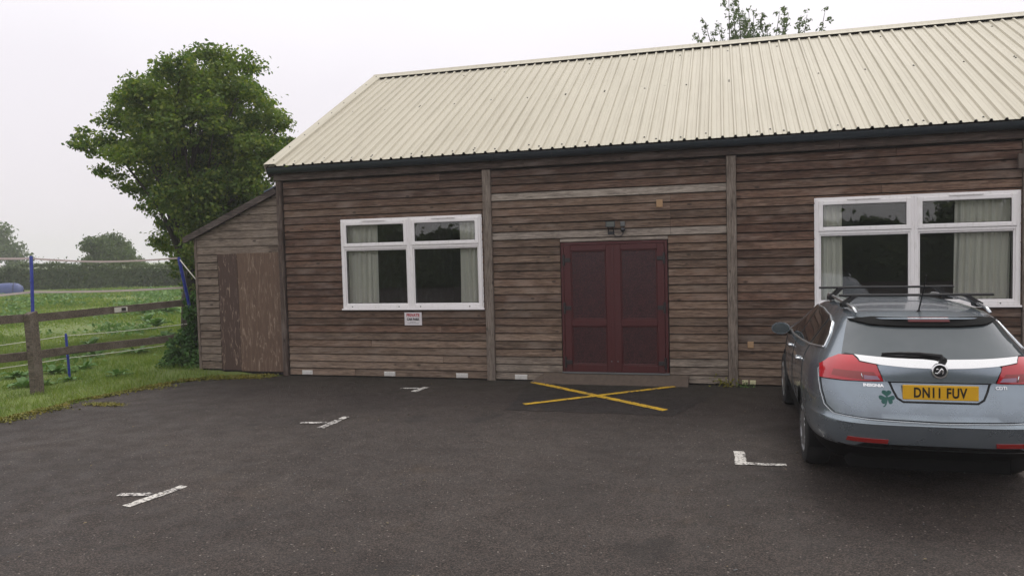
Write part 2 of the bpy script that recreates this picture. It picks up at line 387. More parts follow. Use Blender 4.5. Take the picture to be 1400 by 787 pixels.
# ================================================================== GROUND
def sheet(name, pts, z, mat, kind='structure', div=None):
    bm = bmesh.new(); vs = [bm.verts.new((x, y, z)) for x, y in pts]; bm.faces.new(vs)
    bmesh.ops.triangulate(bm, faces=bm.faces[:]); bmesh.ops.recalc_face_normals(bm, faces=bm.faces[:])
    for f in bm.faces:
        if f.normal.z < 0: f.normal_flip()
    me = bpy.data.meshes.new(name); bm.to_mesh(me); bm.free(); me.materials.append(mat)
    o = link(name, me, None, (0, 0, 0)); o['kind'] = kind; return o
sheet('field', [(-400, -300), (300, -300), (300, 500), (-400, 500)], -.02, M['ground'])
def jag(pts, step=.12, amp=.035):
    out = []
    for (x0, y0), (x1, y1) in zip(pts[:-1], pts[1:]):
        L = math.hypot(x1-x0, y1-y0); n = max(1, int(L/step))
        for k in range(n):
            t = k/n; out.append((x0+(x1-x0)*t+random.gauss(0, amp), y0+(y1-y0)*t+random.gauss(0, amp)))
    return out+[pts[-1]]
edge = [(-9.9, -9.5), (-9.42, -5.0), (-9.365, -3.84), (-9.34, -3.19), (-9.24, -2.1), (-9.15, -1.26), (-8.75, -.66), (-8.06, -.40), (-7.5, -.12)]
tarmac_edge = jag(edge)
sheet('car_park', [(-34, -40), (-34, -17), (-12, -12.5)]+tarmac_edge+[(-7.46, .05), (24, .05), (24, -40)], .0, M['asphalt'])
pt = jag([(-2.98, -.1), (-2.86, -1.3), (-2.76, -2.16)], .15, .012)[:-1]+jag([(-2.76, -2.16), (-.62, -2.22)], .2, .02)[:-1]+jag([(-.62, -2.22), (-.1, -.75), (-.06, -.1)], .15, .015)
sheet('asphalt_patch', pt, .004, M['asphalt2'])
# shallow bank of soil against the shed and along the fence (grass grows on it)
def bank():
    xs = np.linspace(-14, -7.48, 54); ys = np.linspace(-9, 4, 90)
    E = np.array(edge)
    def inside(x, y):
        ex = np.interp(y, E[:, 1], E[:, 0]); return ex-x
    V = []; 
    for y in ys:
        for x in xs:
            if y > -.42 and x > -8.75: d = (y+.40)*.8-max(0, (x+8.4))*.35
            else: d = inside(x, y)
            z = -.03+.09*max(-.3, min(1, d/.55))+.02*math.sin(x*5+y*3)*math.sin(y*4.1-x) if d > -.2 else -.06
            V.append((x, y, z))
    nx = len(xs); F = [(j*nx+i, j*nx+i+1, (j+1)*nx+i+1, (j+1)*nx+i) for j in range(len(ys)-1) for i in range(nx-1)]
    o = raw('grass_verge', np.array(V), np.array(F), M['ground']); o['kind'] = 'structure'
    o.data.polygons.foreach_set('use_smooth', [True]*len(o.data.polygons)); return o
bank()

# painted marks: worn strips a few mm above the tarmac
def strip(mb, a, b, w, z=.006):
    a, b = Vector((*a, 0)), Vector((*b, 0)); d = (b-a); L = d.length; d /= L; n = Vector((-d.y, d.x, 0)); k = max(2, int(L/.06))
    l = []; r = []
    for i in range(k+1):
        t = L*i/k+(random.uniform(-.012, .012)); p = a+d*t
        l.append(p+n*(w/2+random.gauss(0, .004))); r.append(p-n*(w/2+random.gauss(0, .004)))
    vs = [(p.x, p.y, z) for p in l+r]; mb.add(vs, [(k+1+i, k+2+i, i+1, i) for i in range(k)])
def mark(label, segs, mat='whitepaint', name='bay_mark', group='worn white parking bay corner marks', z=.006):
    first = None
    t = thing(name, label, 'road marking', (*segs[0][0], 0), 0, group)
    for i, s in enumerate(segs):
        mb = MB(); strip(mb, s[0], s[1], s[2], z+.0025*i); mb.build('painted_line', M[s[3] if len(s) > 3 else mat], t)
mark('large white tee shaped bay mark in the left foreground of the tarmac', [((-4.915, -6.40), (-4.805, -5.82), .10), ((-5.23, -6.165), (-4.93, -6.10), .09, 'fadedpaint')])
mark('broken, half worn away white bay mark in the middle of the left tarmac', [((-4.72, -3.55), (-4.715, -3.12), .10, 'fadedpaint'), ((-5.12, -3.33), (-4.80, -3.28), .08, 'fadedpaint'), ((-4.70, -3.06), (-4.70, -2.94), .09)])
mark('small white bay mark close to the wall below the sign and left window', [((-4.52, -1.18), (-4.46, -.80), .10), ((-4.83, -.94), (-4.53, -.90), .07)])
mark('white ell shaped bay corner mark on the tarmac left of the car', [((.14, -3.74), (.15, -4.21), .11), ((.21, -4.17), (.55, -4.155), .075)])
mark('yellow painted cross on the dark tarmac in front of the double doors', [((-2.90, -.17), (-.72, -1.93), .115), ((-2.60, -1.84), (-.71, -.27), .10)], 'yellowpaint', 'yellow_cross', None, .010)

# ================================================================== THE HALL
hall = thing('timber_hall', 'long weatherboarded timber hall with cream ribbed metal roof and maroon double doors', 'building', (2, 4.2, 0))
XL, XR, YB, ZW = -7.46, 11.6, 8.5, 3.55
W1 = (-6.235, -3.745, 1.178, 2.675); W2 = (1.292, 3.835, 1.182, 2.71); DR = (-2.438, -.798, .0, 2.19)
posts = [-7.41, -3.625, .138, 3.94, 7.72, 11.5]
# backing wall with openings, side and rear walls, floor, ceiling
mb = MB()
xs = [XL, W1[0], W1[1], DR[0], DR[1], W2[0], W2[1], XR]
for i, (a, b) in enumerate(zip(xs[:-1], xs[1:])):
    op = {1: W1, 3: DR, 5: W2}.get(i)
    if not op: mb.box((a, 0, 0), (b, .12, ZW))
    else:
        if op[2] > .1: mb.box((a, 0, 0), (b, .12, op[2]))
        mb.box((a, 0, op[3]), (b, .12, ZW))
mb.build('front_wall', M['dark_wall'], hall)
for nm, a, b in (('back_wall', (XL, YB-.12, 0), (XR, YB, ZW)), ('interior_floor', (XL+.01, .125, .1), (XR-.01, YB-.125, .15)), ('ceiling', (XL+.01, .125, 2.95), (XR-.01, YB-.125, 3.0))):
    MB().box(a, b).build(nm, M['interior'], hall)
for x in (XL, XR-.12):
    mb = MB(); mb.add([(x, .12, 0), (x, YB-.12, 0), (x, YB-.12, ZW), (x, 4.2, 6.0), (x, .12, ZW)]+[(x+.12, .12, 0), (x+.12, YB-.12, 0), (x+.12, YB-.12, ZW), (x+.12, 4.2, 6.0), (x+.12, .12, ZW)],
           [(0, 1, 2, 3, 4)[::-1], (5, 6, 7, 8, 9), (0, 5, 6, 1)[::-1], (1, 6, 7, 2), (2, 7, 8, 3), (3, 8, 9, 4), (4, 9, 5, 0)])
    mb.build('gable_wall', M['board'], hall, color=(.10, .07, .055))

def lerp(a, b, t): return tuple(p+(q-p)*t for p, q in zip(a, b))
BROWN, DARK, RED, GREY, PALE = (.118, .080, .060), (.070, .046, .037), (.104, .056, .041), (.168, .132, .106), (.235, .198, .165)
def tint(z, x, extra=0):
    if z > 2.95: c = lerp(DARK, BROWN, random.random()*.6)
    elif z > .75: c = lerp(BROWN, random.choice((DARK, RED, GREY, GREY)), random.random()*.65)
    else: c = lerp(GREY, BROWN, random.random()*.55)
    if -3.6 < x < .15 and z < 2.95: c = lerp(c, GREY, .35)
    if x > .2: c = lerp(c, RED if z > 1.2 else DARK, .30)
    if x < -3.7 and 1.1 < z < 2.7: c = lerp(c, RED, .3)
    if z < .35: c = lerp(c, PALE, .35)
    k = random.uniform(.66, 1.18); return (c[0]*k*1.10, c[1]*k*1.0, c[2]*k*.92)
def plank(parent, x0, x1, z0, h, col, y=0, cut=None, name='plank'):
    """tapered weatherboard, thick at its lower edge; cut(x) limits the top (raking ends)"""
    dy = random.uniform(-.003, .003); sag = random.uniform(-.0025, .0025)
    prof = [(0, 0), (-.029+dy, 0), (-.033+dy, .005), (-.016+dy, h-.006), (-.011+dy, h), (0, h)]
    mb = MB(); xs_ = [x0, (x0+x1)/2, x1] if x1-x0 > 1 else [x0, x1]
    rings = []
    for i, x in enumerate(xs_):
        zz = sag if (len(xs_) == 3 and i == 1) else random.uniform(-.001, .001)
        rings.append([(x, y+p[0], z0+p[1]+zz) for p in prof])
    if cut: rings = [[(p[0], p[1], min(p[2], cut(p[0]))) for p in r] for r in rings]
    mb.loft(rings); return mb.build(name, M['board'], parent, color=col, origin=((x0+x1)/2, y, z0))
PITCH = .1246; NC = 27
openings = (W1, W2, (DR[0], DR[1], DR[2], 2.19))
for b in range(5):
    bx0, bx1 = posts[b]+.07, posts[b+1]-.07
    for k in range(NC):
        z0 = .022+k*PITCH; h = PITCH-.012; z1 = z0+h
        pieces = [(bx0, bx1, z0, z1)]
        for ox0, ox1, oz0, oz1 in openings:
            new = []
            for a, c, p, q in pieces:
                g = .012
                if ox1 < a or ox0 > c or oz1 <= p+.01 or oz0 >= q-.01: new.append((a, c, p, q)); continue
                new += [(a, ox0-g, p, q), (ox1+g, c, p, q)]
                if p < oz0-.025: new.append((ox0-g+.002, ox1+g-.002, p, oz0-g))
                if q > oz1+.03: new.append((ox0-g+.002, ox1+g-.002, oz1+g, q))
            pieces = new
        for a, c, p, q in pieces:
            joints = []
            if b == 1 and 2.25 < p < 2.85 and c > -.7 and a < -.8: joints = [-.745+random.uniform(-.004, .004)]
            elif c-a > 2.5 and random.random() < .30: joints = [random.uniform(a+.7, c-.7)]
            ends = [a]+joints+[c]
            for u, v in zip(ends[:-1], ends[1:]):
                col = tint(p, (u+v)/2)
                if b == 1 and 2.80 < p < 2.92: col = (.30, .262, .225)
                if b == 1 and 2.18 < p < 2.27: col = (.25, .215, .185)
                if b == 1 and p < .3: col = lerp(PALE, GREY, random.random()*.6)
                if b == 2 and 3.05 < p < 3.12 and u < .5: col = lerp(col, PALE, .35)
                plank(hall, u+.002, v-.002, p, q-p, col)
for i, x in enumerate(posts):
    w = .05 if i == 0 else .068
    mb = MB(); mb.bbox((x-w, -.066, .0), (x+w, .0, 3.392), .006)
    mb.build('post', M['post'], hall, color=(.175, .145, .122) if i else (.085, .062, .052))
# eaves board, gutter and its clips
for a, b in ((XL-.02, -3.0), (-2.998, 1.6), (1.602, 6.4), (6.402, XR)):
    mb = MB(); mb.bbox((a, -.088, 3.40), (b, -.03, 3.575), .005); mb.build('eaves_board', M['board'], hall, color=(.072, .052, .044))
mb = MB(); gx = [(-7.535), 11.7]
outer = [(math.cos(t), math.sin(t)) for t in np.linspace(math.pi, 2*math.pi, 13)]
gy, gz, gr = -.155, 3.615, .058
prof = [(gy+c*gr, gz+s*gr*1.75) for c, s in outer]+[(gy+c*(gr-.005), gz+s*(gr*1.75-.005)) for c, s in outer[::-1]]
mb.loft([[(x, p, q) for p, q in prof] for x in gx]); mb.build('gutter', M['gutter'], hall, smooth=40)
x = -7.3
while x < 11.6:
    mb = MB(); pr = [(gy+c*(gr+.006), gz+s*(gr*1.75+.006)) for c, s in outer]+[(gy+c*(gr+.001), gz+s*(gr*1.75+.001)) for c, s in outer[::-1]]
    mb.loft([[(xx, p, q) for p, q in pr] for xx in (x, x+.035)]); mb.build('gutter_clip', M['gutter'], hall, smooth=40); x += .95
# ---- roof: ribbed sheets, front and back slope
E0, RG = Vector((0, -.205, 3.640)), Vector((0, 4.191, 6.075))
sl = (RG-E0); SLEN = sl.length; sl = sl/SLEN; nrm = Vector((0, -sl.z, sl.y))
RIB = .18; COVER = RIB*5; RX0 = -7.50
def rib_profile(n, last):
    pts = []
    for k in range(n):
        u = k*RIB; pts += [(u, 0), (u+.058, 0), (u+.066, .004), (u+.074, 0), (u+.118, 0), (u+.132, .030), (u+.156, .030), (u+.170, 0)]
    pts.append((n*RIB, 0)); return pts
P5 = rib_profile(5, False)
def sheet_mb(x, back=False, n=10):
    mb = MB(); rings = []
    for s in np.linspace(0, SLEN, 5):
        rg = []
        for lay in (0, -.004):
            row = []
            for u, hgt in P5:
                q = E0+sl*s+nrm*(hgt+lay); yy = q.y if not back else 2*RG.y-q.y
                row.append((x+u-.002*(u == P5[-1][0]), yy, q.z))
            rg += row if lay == 0 else row[::-1]
        rings.append(rg)
    mb.loft(rings); return mb
for back in (False, True):
    first = None
    for k in range(22):
        x = RX0+k*COVER
        if x > 11.7: break
        if first is None:
            first = sheet_mb(x, back).build('roof_sheet', M['roof'], hall, origin=(x, -.2, 3.6))
        else:
            o = first.copy(); COL.objects.link(o); o.parent = hall; o.location = first.location+Vector((x-RX0, 0, random.uniform(-.002, .003))); ORI[o.name] = ORI[first.name]
RXE = RX0+22*COVER
# ridge capping in lengths, foam filler shadows are the open rib ends under it
x = RX0-.06
while x < RXE:
    x2 = min(x+2.95, RXE+.05); mb = MB()
    a = RG+Vector((0, 0, .062))
    def pp(d, lift): return (RG.y-d*sl.y, RG.z+.055-d*sl.z+lift*sl.y)
    top = [pp(.20, -.035), pp(.20, 0), pp(.10, .0), (RG.y, RG.z+.075)]
    full = top+[(2*RG.y-y, z) for y, z in top[::-1][1:]]
    inn = [(y, z-.004) for y, z in full[::-1]]
    mb.loft([[(xx, y, z) for y, z in full+inn] for xx in (x, x2-.003)]); mb.build('ridge_cap', M['roof'], hall, origin=(x, RG.y, RG.z)); x = x2-.0
# verge flashing down the left gable edge
for side in (0,):
    mb = MB(); rings = []
    for s in (-.02, SLEN*.5, SLEN+.02):
        q = E0+sl*s
        pf = [(-7.56, -.13), (-7.56, .052), (-7.34, .050), (-7.335, .028), (-7.34, .044), (-7.55, .046), (-7.553, -.13)]
        rings.append([tuple(q+nrm*hh+Vector((xx, 0, 0))) for xx, hh in pf])
    mb.loft(rings); mb.build('verge_flashing', M['roof'], hall, origin=(-7.5, 0, 3.6))
    mb = MB(); rings = []
    for s in (-.01, SLEN):
        q = E0+sl*s
        rings.append([tuple(q+nrm*hh+Vector((xx, 0, 0))) for xx, hh in ((-7.552, -.20), (-7.50, -.20), (-7.50, -.02), (-7.552, -.02))])
    mb.loft(rings); mb.build('barge_board', M['board'], hall, color=(.07, .05, .042), origin=(-7.5, 0, 3.6))
# roof screws in three rows
mb = MB()
for s, step in ((.14, .36), (SLEN*.52, .72), (SLEN*.53, .72), (.20, .90), (SLEN*.9, .9)):
    x = RX0+.088+(.36 if s > 2.55 else 0)
    while x < RXE:
        if random.random() < .93:
            q = E0+sl*(s+random.uniform(-.02, .02)); xx = x+random.choice((0, 0, .06))
            mb.lathe(q+Vector((xx, 0, 0)), nrm, [(.0, .015), (.006, .015), (.007, .008), (.014, .008)], 6)
        x += step
tag(mb.build('roof_screws', M['screw'], hall), kind='stuff')
x = -7.34                                                       # screws along the verge
mb = MB()
for s in np.linspace(.15, SLEN-.1, 9): mb.lathe(E0+sl*s+nrm*.05+Vector((-7.45, 0, 0)), nrm, [(0, .012), (.008, .012), (.012, .006)], 6)
tag(mb.build('verge_screws', M['screw'], hall), kind='stuff')

# ---- windows
def window(x0, x1, z0, z1, label):
    xm = (x0+x1)/2; y0 = -.045
    fr = .045; mb = MB()
    # two outer frames coupled in the middle, deep sill rail
    for a, b in ((x0, xm-.004), (xm+.004, x1)):
        mb.bbox((a, y0, z0), (a+fr, .06, z1), .006); mb.bbox((b-fr, y0, z0), (b, .06, z1), .006)
        mb.bbox((a+fr, y0, z1-fr), (b-fr, .06, z1), .006); mb.bbox((a+fr, y0, z0), (b-fr, .06, z0+.058), .006)
        mb.bbox((a+fr, y0, zt(z0, z1)-.03), (b-fr, .06, zt(z0, z1)+.026), .006)
    mb.box((xm-.004, y0+.008, z0), (xm+.004, .05, z1))
    mb.bbox((x0-.03, y0-.028, z0-.030), (x1+.03, .06, z0-.002), .006)      # sill nose
    mb.box((x0-.018, y0+.012, z0), (x0-.001, .03, z1+.012)); mb.box((x1+.001, y0+.012, z0), (x1+.018, .03, z1+.012)); mb.box((x0, y0+.012, z1+.001), (x1, .03, z1+.014))
    w = mb.build('window', M['upvc'], hall, origin=(xm, 0, z0)); w['label'] = label
    for a, b in ((x0, xm-.004), (xm+.004, x1)):
        zt_ = zt(z0, z1)
        # opening top light, proud of the frame
        sx0, sx1, sz0, sz1 = a+.034, b-.034, zt_+.012, z1-.030; ys = y0-.018; sw = .062
        mb = MB(); mb.bbox((sx0, ys, sz0), (sx0+sw, .02, sz1), .009); mb.bbox((sx1-sw, ys, sz0), (sx1, .02, sz1), .009)
        mb.bbox((sx0+sw, ys, sz0), (sx1-sw, .02, sz0+sw), .009); mb.bbox((sx0+sw, ys, sz1-sw), (sx1-sw, .02, sz1), .009)
        mb.build('top_sash', M['upvc'], w)
        def pane(px0, px1, pz0, pz1, yp, nm='pane'):
            s = MB(); g = .007
            for q in (((px0-g, yp-.006, pz0-g), (px0+g, yp+.012, pz1+g)), ((px1-g, yp-.006, pz0-g), (px1+g, yp+.012, pz1+g)), ((px0+g, yp-.006, pz0-g), (px1-g, yp+.012, pz0+g)), ((px0+g, yp-.006, pz1-g), (px1-g, yp+.012, pz1+g))): s.box(*q)
            s.build('glazing_seal', M['seal'], w)
            p = MB(); p.box((px0+.001, yp, pz0+.001), (px1-.001, yp+.006, pz1-.001)); p.build(nm, M['glass'], w)
        pane(sx0+sw, sx1-sw, sz0+sw, sz1-sw, ys+.022)
        # bead round the fixed light
        bx0, bx1, bz0, bz1 = a+fr-.002, b-fr+.002, z0+.056, zt_-.028; bw = .026; yb = y0+.012
        mb = MB(); mb.bbox((bx0, yb, bz0), (bx0+bw, .03, bz1), .008); mb.bbox((bx1-bw, yb, bz0), (bx1, .03, bz1), .008)
        mb.bbox((bx0+bw, yb, bz0), (bx1-bw, .03, bz0+bw), .008); mb.bbox((bx0+bw, yb, bz1-bw), (bx1-bw, .03, bz1), .008)
        mb.build('glazing_bead', M['upvc'], w)
        pane(bx0+bw, bx1-bw, bz0+bw, bz1-bw, yb+.02)
        mb = MB(); mb.bbox(((a+b)/2-.22, ys-.018, z1-.030), ((a+b)/2+.20, ys-.002, z1-.010), .005); mb.build('trickle_vent', M['upvc'], w)
        for xx in (a+.16, b-.22):
            mb = MB(); mb.lathe((xx, y0, z0+.028), (0, -1, 0), [(0, .011), (.004, .010)], 8); mb.build('drain_cap', M['greyplastic'], w)
    return w
def zt(z0, z1): return z0+(z1-z0)*.688
window(*W1[:2], *W1[2:], 'white plastic window left of the doors, above the sign')
window(*W2[:2], *W2[2:], 'white plastic window behind the car')
def curtain_(x0, x1, z0, z1, label, n, seed):
    rr = random.Random(seed); mb = MB(); cols = int((x1-x0)/.008); rows = 8; ph = [rr.uniform(0, 6) for _ in range(4)]
    v = []
    for j in range(rows+1):
        t = j/rows
        for i in range(cols+1):
            u = i/cols; w = 2*math.pi*n*(u+.02*math.sin(3*t+ph[0]))
            y = .118+.026*math.sin(w+ph[1])+.012*math.sin(2.3*w+ph[2]+t)
            xx = x0+(x1-x0)*(u+.035*(t-.5)*math.sin(ph[3]))
            v.append((xx, y, z0+(z1-z0)*t))
    k = len(v); back = [(x, y+.004, z) for x, y, z in v]; f = []
    for j in range(rows):
        for i in range(cols):
            a = j*(cols+1)+i; f.append((a, a+1, a+cols+2, a+cols+1)); f.append((k+a, k+a+cols+1, k+a+cols+2, k+a+1))
    mb.add(v+back, f); o = mb.build('curtain', M['curtain'], None, smooth=True)
    tag(o, label, 'curtain', 'pale curtains hanging inside the windows')
curtain_(-6.19, -5.64, 1.1, 2.72, 'pale green curtain at the left side of the window above the sign', 5, 1)
curtain_(-4.16, -3.79, 1.1, 2.72, 'pale green curtain at the right side of the window above the sign', 4, 2)
curtain_(1.33, 1.66, 1.1, 2.75, 'narrow pale curtain at the left side of the window behind the car', 4, 3)
curtain_(3.10, 3.78, 1.1, 2.75, 'wide pale curtain at the right side of the window behind the car', 7, 4)

# ---- double doors
x0, x1, z1 = DR[0], DR[1], DR[3]; xm = (x0+x1)/2; dz0 = .155
mb = MB(); mb.bbox((x0, -.04, dz0), (x0+.045, .06, z1), .005); mb.bbox((x1-.045, -.04, dz0), (x1, .06, z1), .005); mb.bbox((x0+.045, -.04, z1-.04), (x1-.045, .06, z1), .005)
door = mb.build('double_door', M['door'], hall, origin=(xm, 0, dz0)); door['label'] = 'maroon double doors with four speckled panels and black hinges'
for sgn, a, b in ((-1, x0+.049, xm-.004), (1, xm+.004, x1-.049)):
    st = .108; y0 = -.052; zA, zB = dz0+.012, z1-.044; rails = [(zA, zA+.115), (.885, .99), (zB-.085, zB)]
    mb = MB(); mb.bbox((a, y0, zA), (a+st, .0, zB), .006); mb.bbox((b-st, y0, zA), (b, .0, zB), .006)
    for p, q in rails: mb.bbox((a+st, y0, p), (b-st, .0, q), .006)
    mb.build('door_leaf', M['door'], door)
    for (p0, p1) in ((rails[0][1], rails[1][0]), (rails[1][1], rails[2][0])):
        mb = MB(); mb.box((a+st+.018, y0+.022, p0+.018), (b-st-.018, -.012, p1-.018)); mb.build('door_panel', M['door_panel'], door)
        mb = MB(); e_ = .020
        mb.bbox((a+st, y0+.008, p0), (a+st+e_, -.01, p1), .007); mb.bbox((b-st-e_, y0+.008, p0), (b-st, -.01, p1), .007)
        mb.bbox((a+st+e_, y0+.008, p0), (b-st-e_, -.01, p0+e_), .007); mb.bbox((a+st+e_, y0+.008, p1-e_), (b-st-e_, -.01, p1), .007); mb.build('panel_bead', M['door'], door)
    hx = a if sgn < 0 else b
    for hz in (.32, 1.17, 1.92):
        mb = MB(); mb.bbox((hx-.012 if sgn < 0 else hx-.105, y0-.018, hz-.030), (hx+.105 if sgn < 0 else hx+.012, y0-.001, hz+.030), .004)
        mb.lathe((hx, y0-.014, hz-.085), (0, 0, 1), [(0, .017), (.17, .017)], 10); mb.build('hinge', M['hinge'], door, smooth=30)
    mb = MB(); mb.lathe(((b-.045) if sgn < 0 else (a+.045), y0, .34), (0, -1, 0), [(0, .012), (.006, .012), (.008, .006)], 10); mb.build('bolt_cap', M['greyplastic'], door)
mb = MB(); mb.bbox((xm-.03, -.060, dz0+.02), (xm+.012, -.0525, z1-.05), .003); mb.build('meeting_strip', M['door'], door)
mb = MB(); mb.bbox((x0-.01, -.075, dz0-.012), (x1+.01, .05, dz0+.0105), .004); mb.build('threshold', M['greyplastic'], door)

# concrete ramp step under the doors
def step():
    prof0 = [(-.03, .143), (-.055, .143), (-.26, .012), (-.27, -.02), (-.03, -.02)]
    mb = MB(); xs_ = np.linspace(-2.73, -.51, 12); rings = []
    for i, x in enumerate(xs_):
        rings.append([(x, y+(random.uniform(-.008, .008) if k == 2 else 0), z+random.uniform(-.003, .003)*(0 < k < 3)) for k, (y, z) in enumerate(prof0)])
    mb.loft(rings)
    L = [(-2.732, -.03, .143), (-2.732, -.055, .143), (-2.732, -.26, .012), (-2.98, -.05, -.01), (-2.96, -.16, -.01), (-2.75, -.268, -.01)]
    mb.add(L, [(0, 1, 4, 3), (1, 2, 5, 4)][::1])
    o = mb.build('door_step', M['concrete'], None); tag(o, 'low brown concrete ramp step at the foot of the maroon double doors', 'step')
step()

# ---- small fittings on the wall
def vent(x, z, w, h, mat, n, label=None):
    mb = MB(); y = -.034
    mb.bbox((x-w/2, y, z-h/2), (x+w/2, -.012, z+h/2), .004)
    for k in range(n):
        xx = x-w/2+w*(k+.5)/n; mb.bbox((xx-w/n*.32, y-.006, z-h*.32), (xx+w/n*.32, y-.0005, z+h*.32), .002)
    o = mb.build('air_vent', M[mat], hall)
for x, z, n in ((-7.0, .062, 1), (-5.435, .066, 4), (-4.14, .064, 4), (-3.135, .060, 4)): vent(x, z, .205, .078, 'vent', n)
for x in (.305, .415): vent(x, .052, .085, .066, 'yvent', 2)
tag(MB().bbox((-.95, -.042, 2.685), (-.855, -.02, 2.80), .004).build('wood_block', M['tan'], None), 'small bare wood block on the boards high above the right door', 'block')
tag(MB().bbox((.345, -.042, .565), (.43, -.02, .66), .004).build('wood_block', M['tan'], None), 'small bare wood block on the boards low beside the car', 'block')
mb = MB(); mb.bbox((3.80, -.10, 3.0), (3.93, -.067, 3.2), .006); tag(mb.build('post_cover', M['tan2'], None), 'small box high on the post right of the window behind the car', 'box')

sgn = thing('car_park_sign', 'small white private car park sign below the left window', 'sign', (-4.97, -.04, .89))
MB().bbox((-5.122, -.046, .893), (-4.815, -.032, 1.108), .002).build('sign_board', M['signwhite'], sgn)
def wall_text(parent, nm, txt, x, z, size, mat, y, sx=1, bold=0):
    v, f = text_mesh(txt, size, .0012, bold, sx); mb = MB(); mb.add([(x+p[0], y-p[2], z+p[1]) for p in v], f); return mb.build(nm, M[mat], parent)
wall_text(sgn, 'lettering', 'PRIVATE', -4.968, 1.060, .068, 'signred', -.0478, .92, .0022)
wall_text(sgn, 'lettering', 'CAR PARK', -4.968, .992, .055, 'signblack', -.0478, .86, .0022)
mb = MB()
for zz, wd in ((.948, .10), (.927, .20)):
    xx = -4.968-wd/2
    while xx < -4.968+wd/2: 
        l = random.uniform(.012, .026); mb.box((xx, -.0475, zz-.0045), (xx+l, -.0461, zz+.0045)); xx += l+.006
mb.build('small_print', M['signgrey'], sgn)

lamp = thing('floodlight', 'small black security floodlight above the maroon doors', 'lamp', (-1.64, -.03, 2.42))
mb = MB(); mb.loft([[(-1.64+sx*w, y, 2.452+sz*h) for sx, sz in ((-1, -1), (1, -1), (1, 1), (-1, 1))] for y, w, h in ((-.04, .03, .02), (-.07, .062, .036), (-.11, .072, .045), (-.120, .072, .045))]); mb.build('housing', M['lampbody'], lamp)
MB().bbox((-1.70, -.126, 2.415), (-1.58, -.1205, 2.489), .002).build('lens', M['lampglass'], lamp)
mb = MB(); mb.bar((-1.68, -.03, 2.33), (-1.68, -.10, 2.43), .012, .02); mb.bar((-1.60, -.03, 2.33), (-1.60, -.10, 2.43), .012, .02); mb.box((-1.69, -.045, 2.30), (-1.59, -.03, 2.345)); mb.build('bracket', M['lampbody'], lamp)
sen = thing('motion_sensor', 'grey and black motion sensor with a looped cable right of the floodlight', 'sensor', (-1.46, -.03, 2.38))
MB().bbox((-1.495, -.065, 2.415), (-1.425, -.03, 2.49), .008).build('junction_box', M['greyplastic'], sen)
mb = MB(); mb.sphere((-1.455, -.075, 2.365), .038, 14, (1, .9, 1)); mb.build('sensor_head', M['lampbody'], sen, smooth=True)
pts = [(-1.455, -.06, 2.335)]+[(-1.53+.075*math.cos(t), -.05, 2.315+.05*math.sin(t)) for t in np.linspace(0, -math.pi, 9)]+[(-1.61, -.045, 2.34)]
mb = MB(); mb.tube(pts, .006, 6); mb.build('cable', M['lampbody'], sen, smooth=True)

# ================================================================== LEAN-TO SHED
shed = thing('lean_to_shed', 'small weatherboarded lean-to shed with peeling plywood door at the left end of the hall', 'shed', (-8.35, .6, 0))
SY = .035; SX0, SX1 = -9.22, -7.47
def rake(x): return 2.455+(x-SX0)*(3.20-2.455)/(SX1-SX0)
mb = MB(); mb.add([(SX0+.02, SY, .0), (SX1, SY, .0), (SX1, SY, rake(SX1)-.02), (SX0+.02, SY, rake(SX0)-.02)]+[(SX0+.02, 2.4, .0), (SX1, 2.4, .0), (SX1, 2.4, rake(SX1)-.02), (SX0+.02, 2.4, rake(SX0)-.02)],
      [(0, 3, 2, 1)[::-1], (4, 5, 6, 7)[::-1], (0, 4, 7, 3), (1, 2, 6, 5), (2, 3, 7, 6), (0, 1, 5, 4)]); mb.build('wall', M['dark_wall'], shed)
k = 0; z = .09
while z < 3.2:
    h = .138; col = lerp(lerp(GREY, BROWN, random.random()*.6), PALE, .25*random.random())
    if z < 2.1: plank(shed, SX0, -8.765, z, h-.012, col, SY)
    else:
        xa = SX0 if rake(SX0) > z+.02 else SX0+(z+.02-2.455)*(SX1-SX0)/(3.20-2.455)
        if xa < SX1-.05:
            mbp = MB(); top = min(z+h-.007, 9)
            P = [(xa, z), (SX1, z), (SX1, min(top, rake(SX1)))]
            xt = SX0+(top-2.455)*(SX1-SX0)/(3.20-2.455)
            if xt < SX1: P.append((max(xa, xt), top))
            if xt <= xa: P[-1] = (xa, min(top, rake(xa)))
            else: P.append((xa, min(top, rake(xa))))
            n_ = len(P); y_ = lambda q: SY-.028+.016*min(1, (q-z)/h)
            mbp.add([(p, y_(q), q) for p, q in P]+[(p, SY, q) for p, q in P], [tuple(range(n_)), tuple(range(n_, 2*n_))[::-1]]+[(i, n_+i, n_+(i+1) % n_, (i+1) % n_) for i in range(n_)])
            mbp.build('plank', M['board'], shed, color=lerp(col, PALE, .3))
    z += h
for sx in range(14):                                            # side wall boards
    z = .09+sx*.138*1.24
    if z < 2.4: MB().box((SX0-.022, SY-.005, z), (SX0, 2.4, z+.165)).build('side_board', M['board'], shed, color=lerp(GREY, BROWN, random.random()))
pnl = MB().bbox((-8.755, SY-.03, .07), (-8.352, SY-.002, 2.165), .003).build('door_panel', M['ply'], shed, color=(.075, .046, .036)); pnl['label'] = 'narrow darker plywood panel'
pnl = MB().bbox((-8.345, SY-.036, .055), (-7.475, SY-.004, 2.17), .003).build('door_panel', M['ply'], shed, color=(.135, .088, .062)); pnl['label'] = 'wide flaking plywood door'
mb = MB(); mb.bbox((SX0-.02, SY-.04, .07), (SX0+.03, SY, 2.44), .004); mb.build('corner_post', M['post'], shed, color=(.14, .11, .09))
a, b = Vector((-9.41, 0, 2.42)), Vector((-7.47, 0, 3.235))
d = (b-a).normalized(); up_ = Vector((-d.z, 0, d.x)); mb = MB()
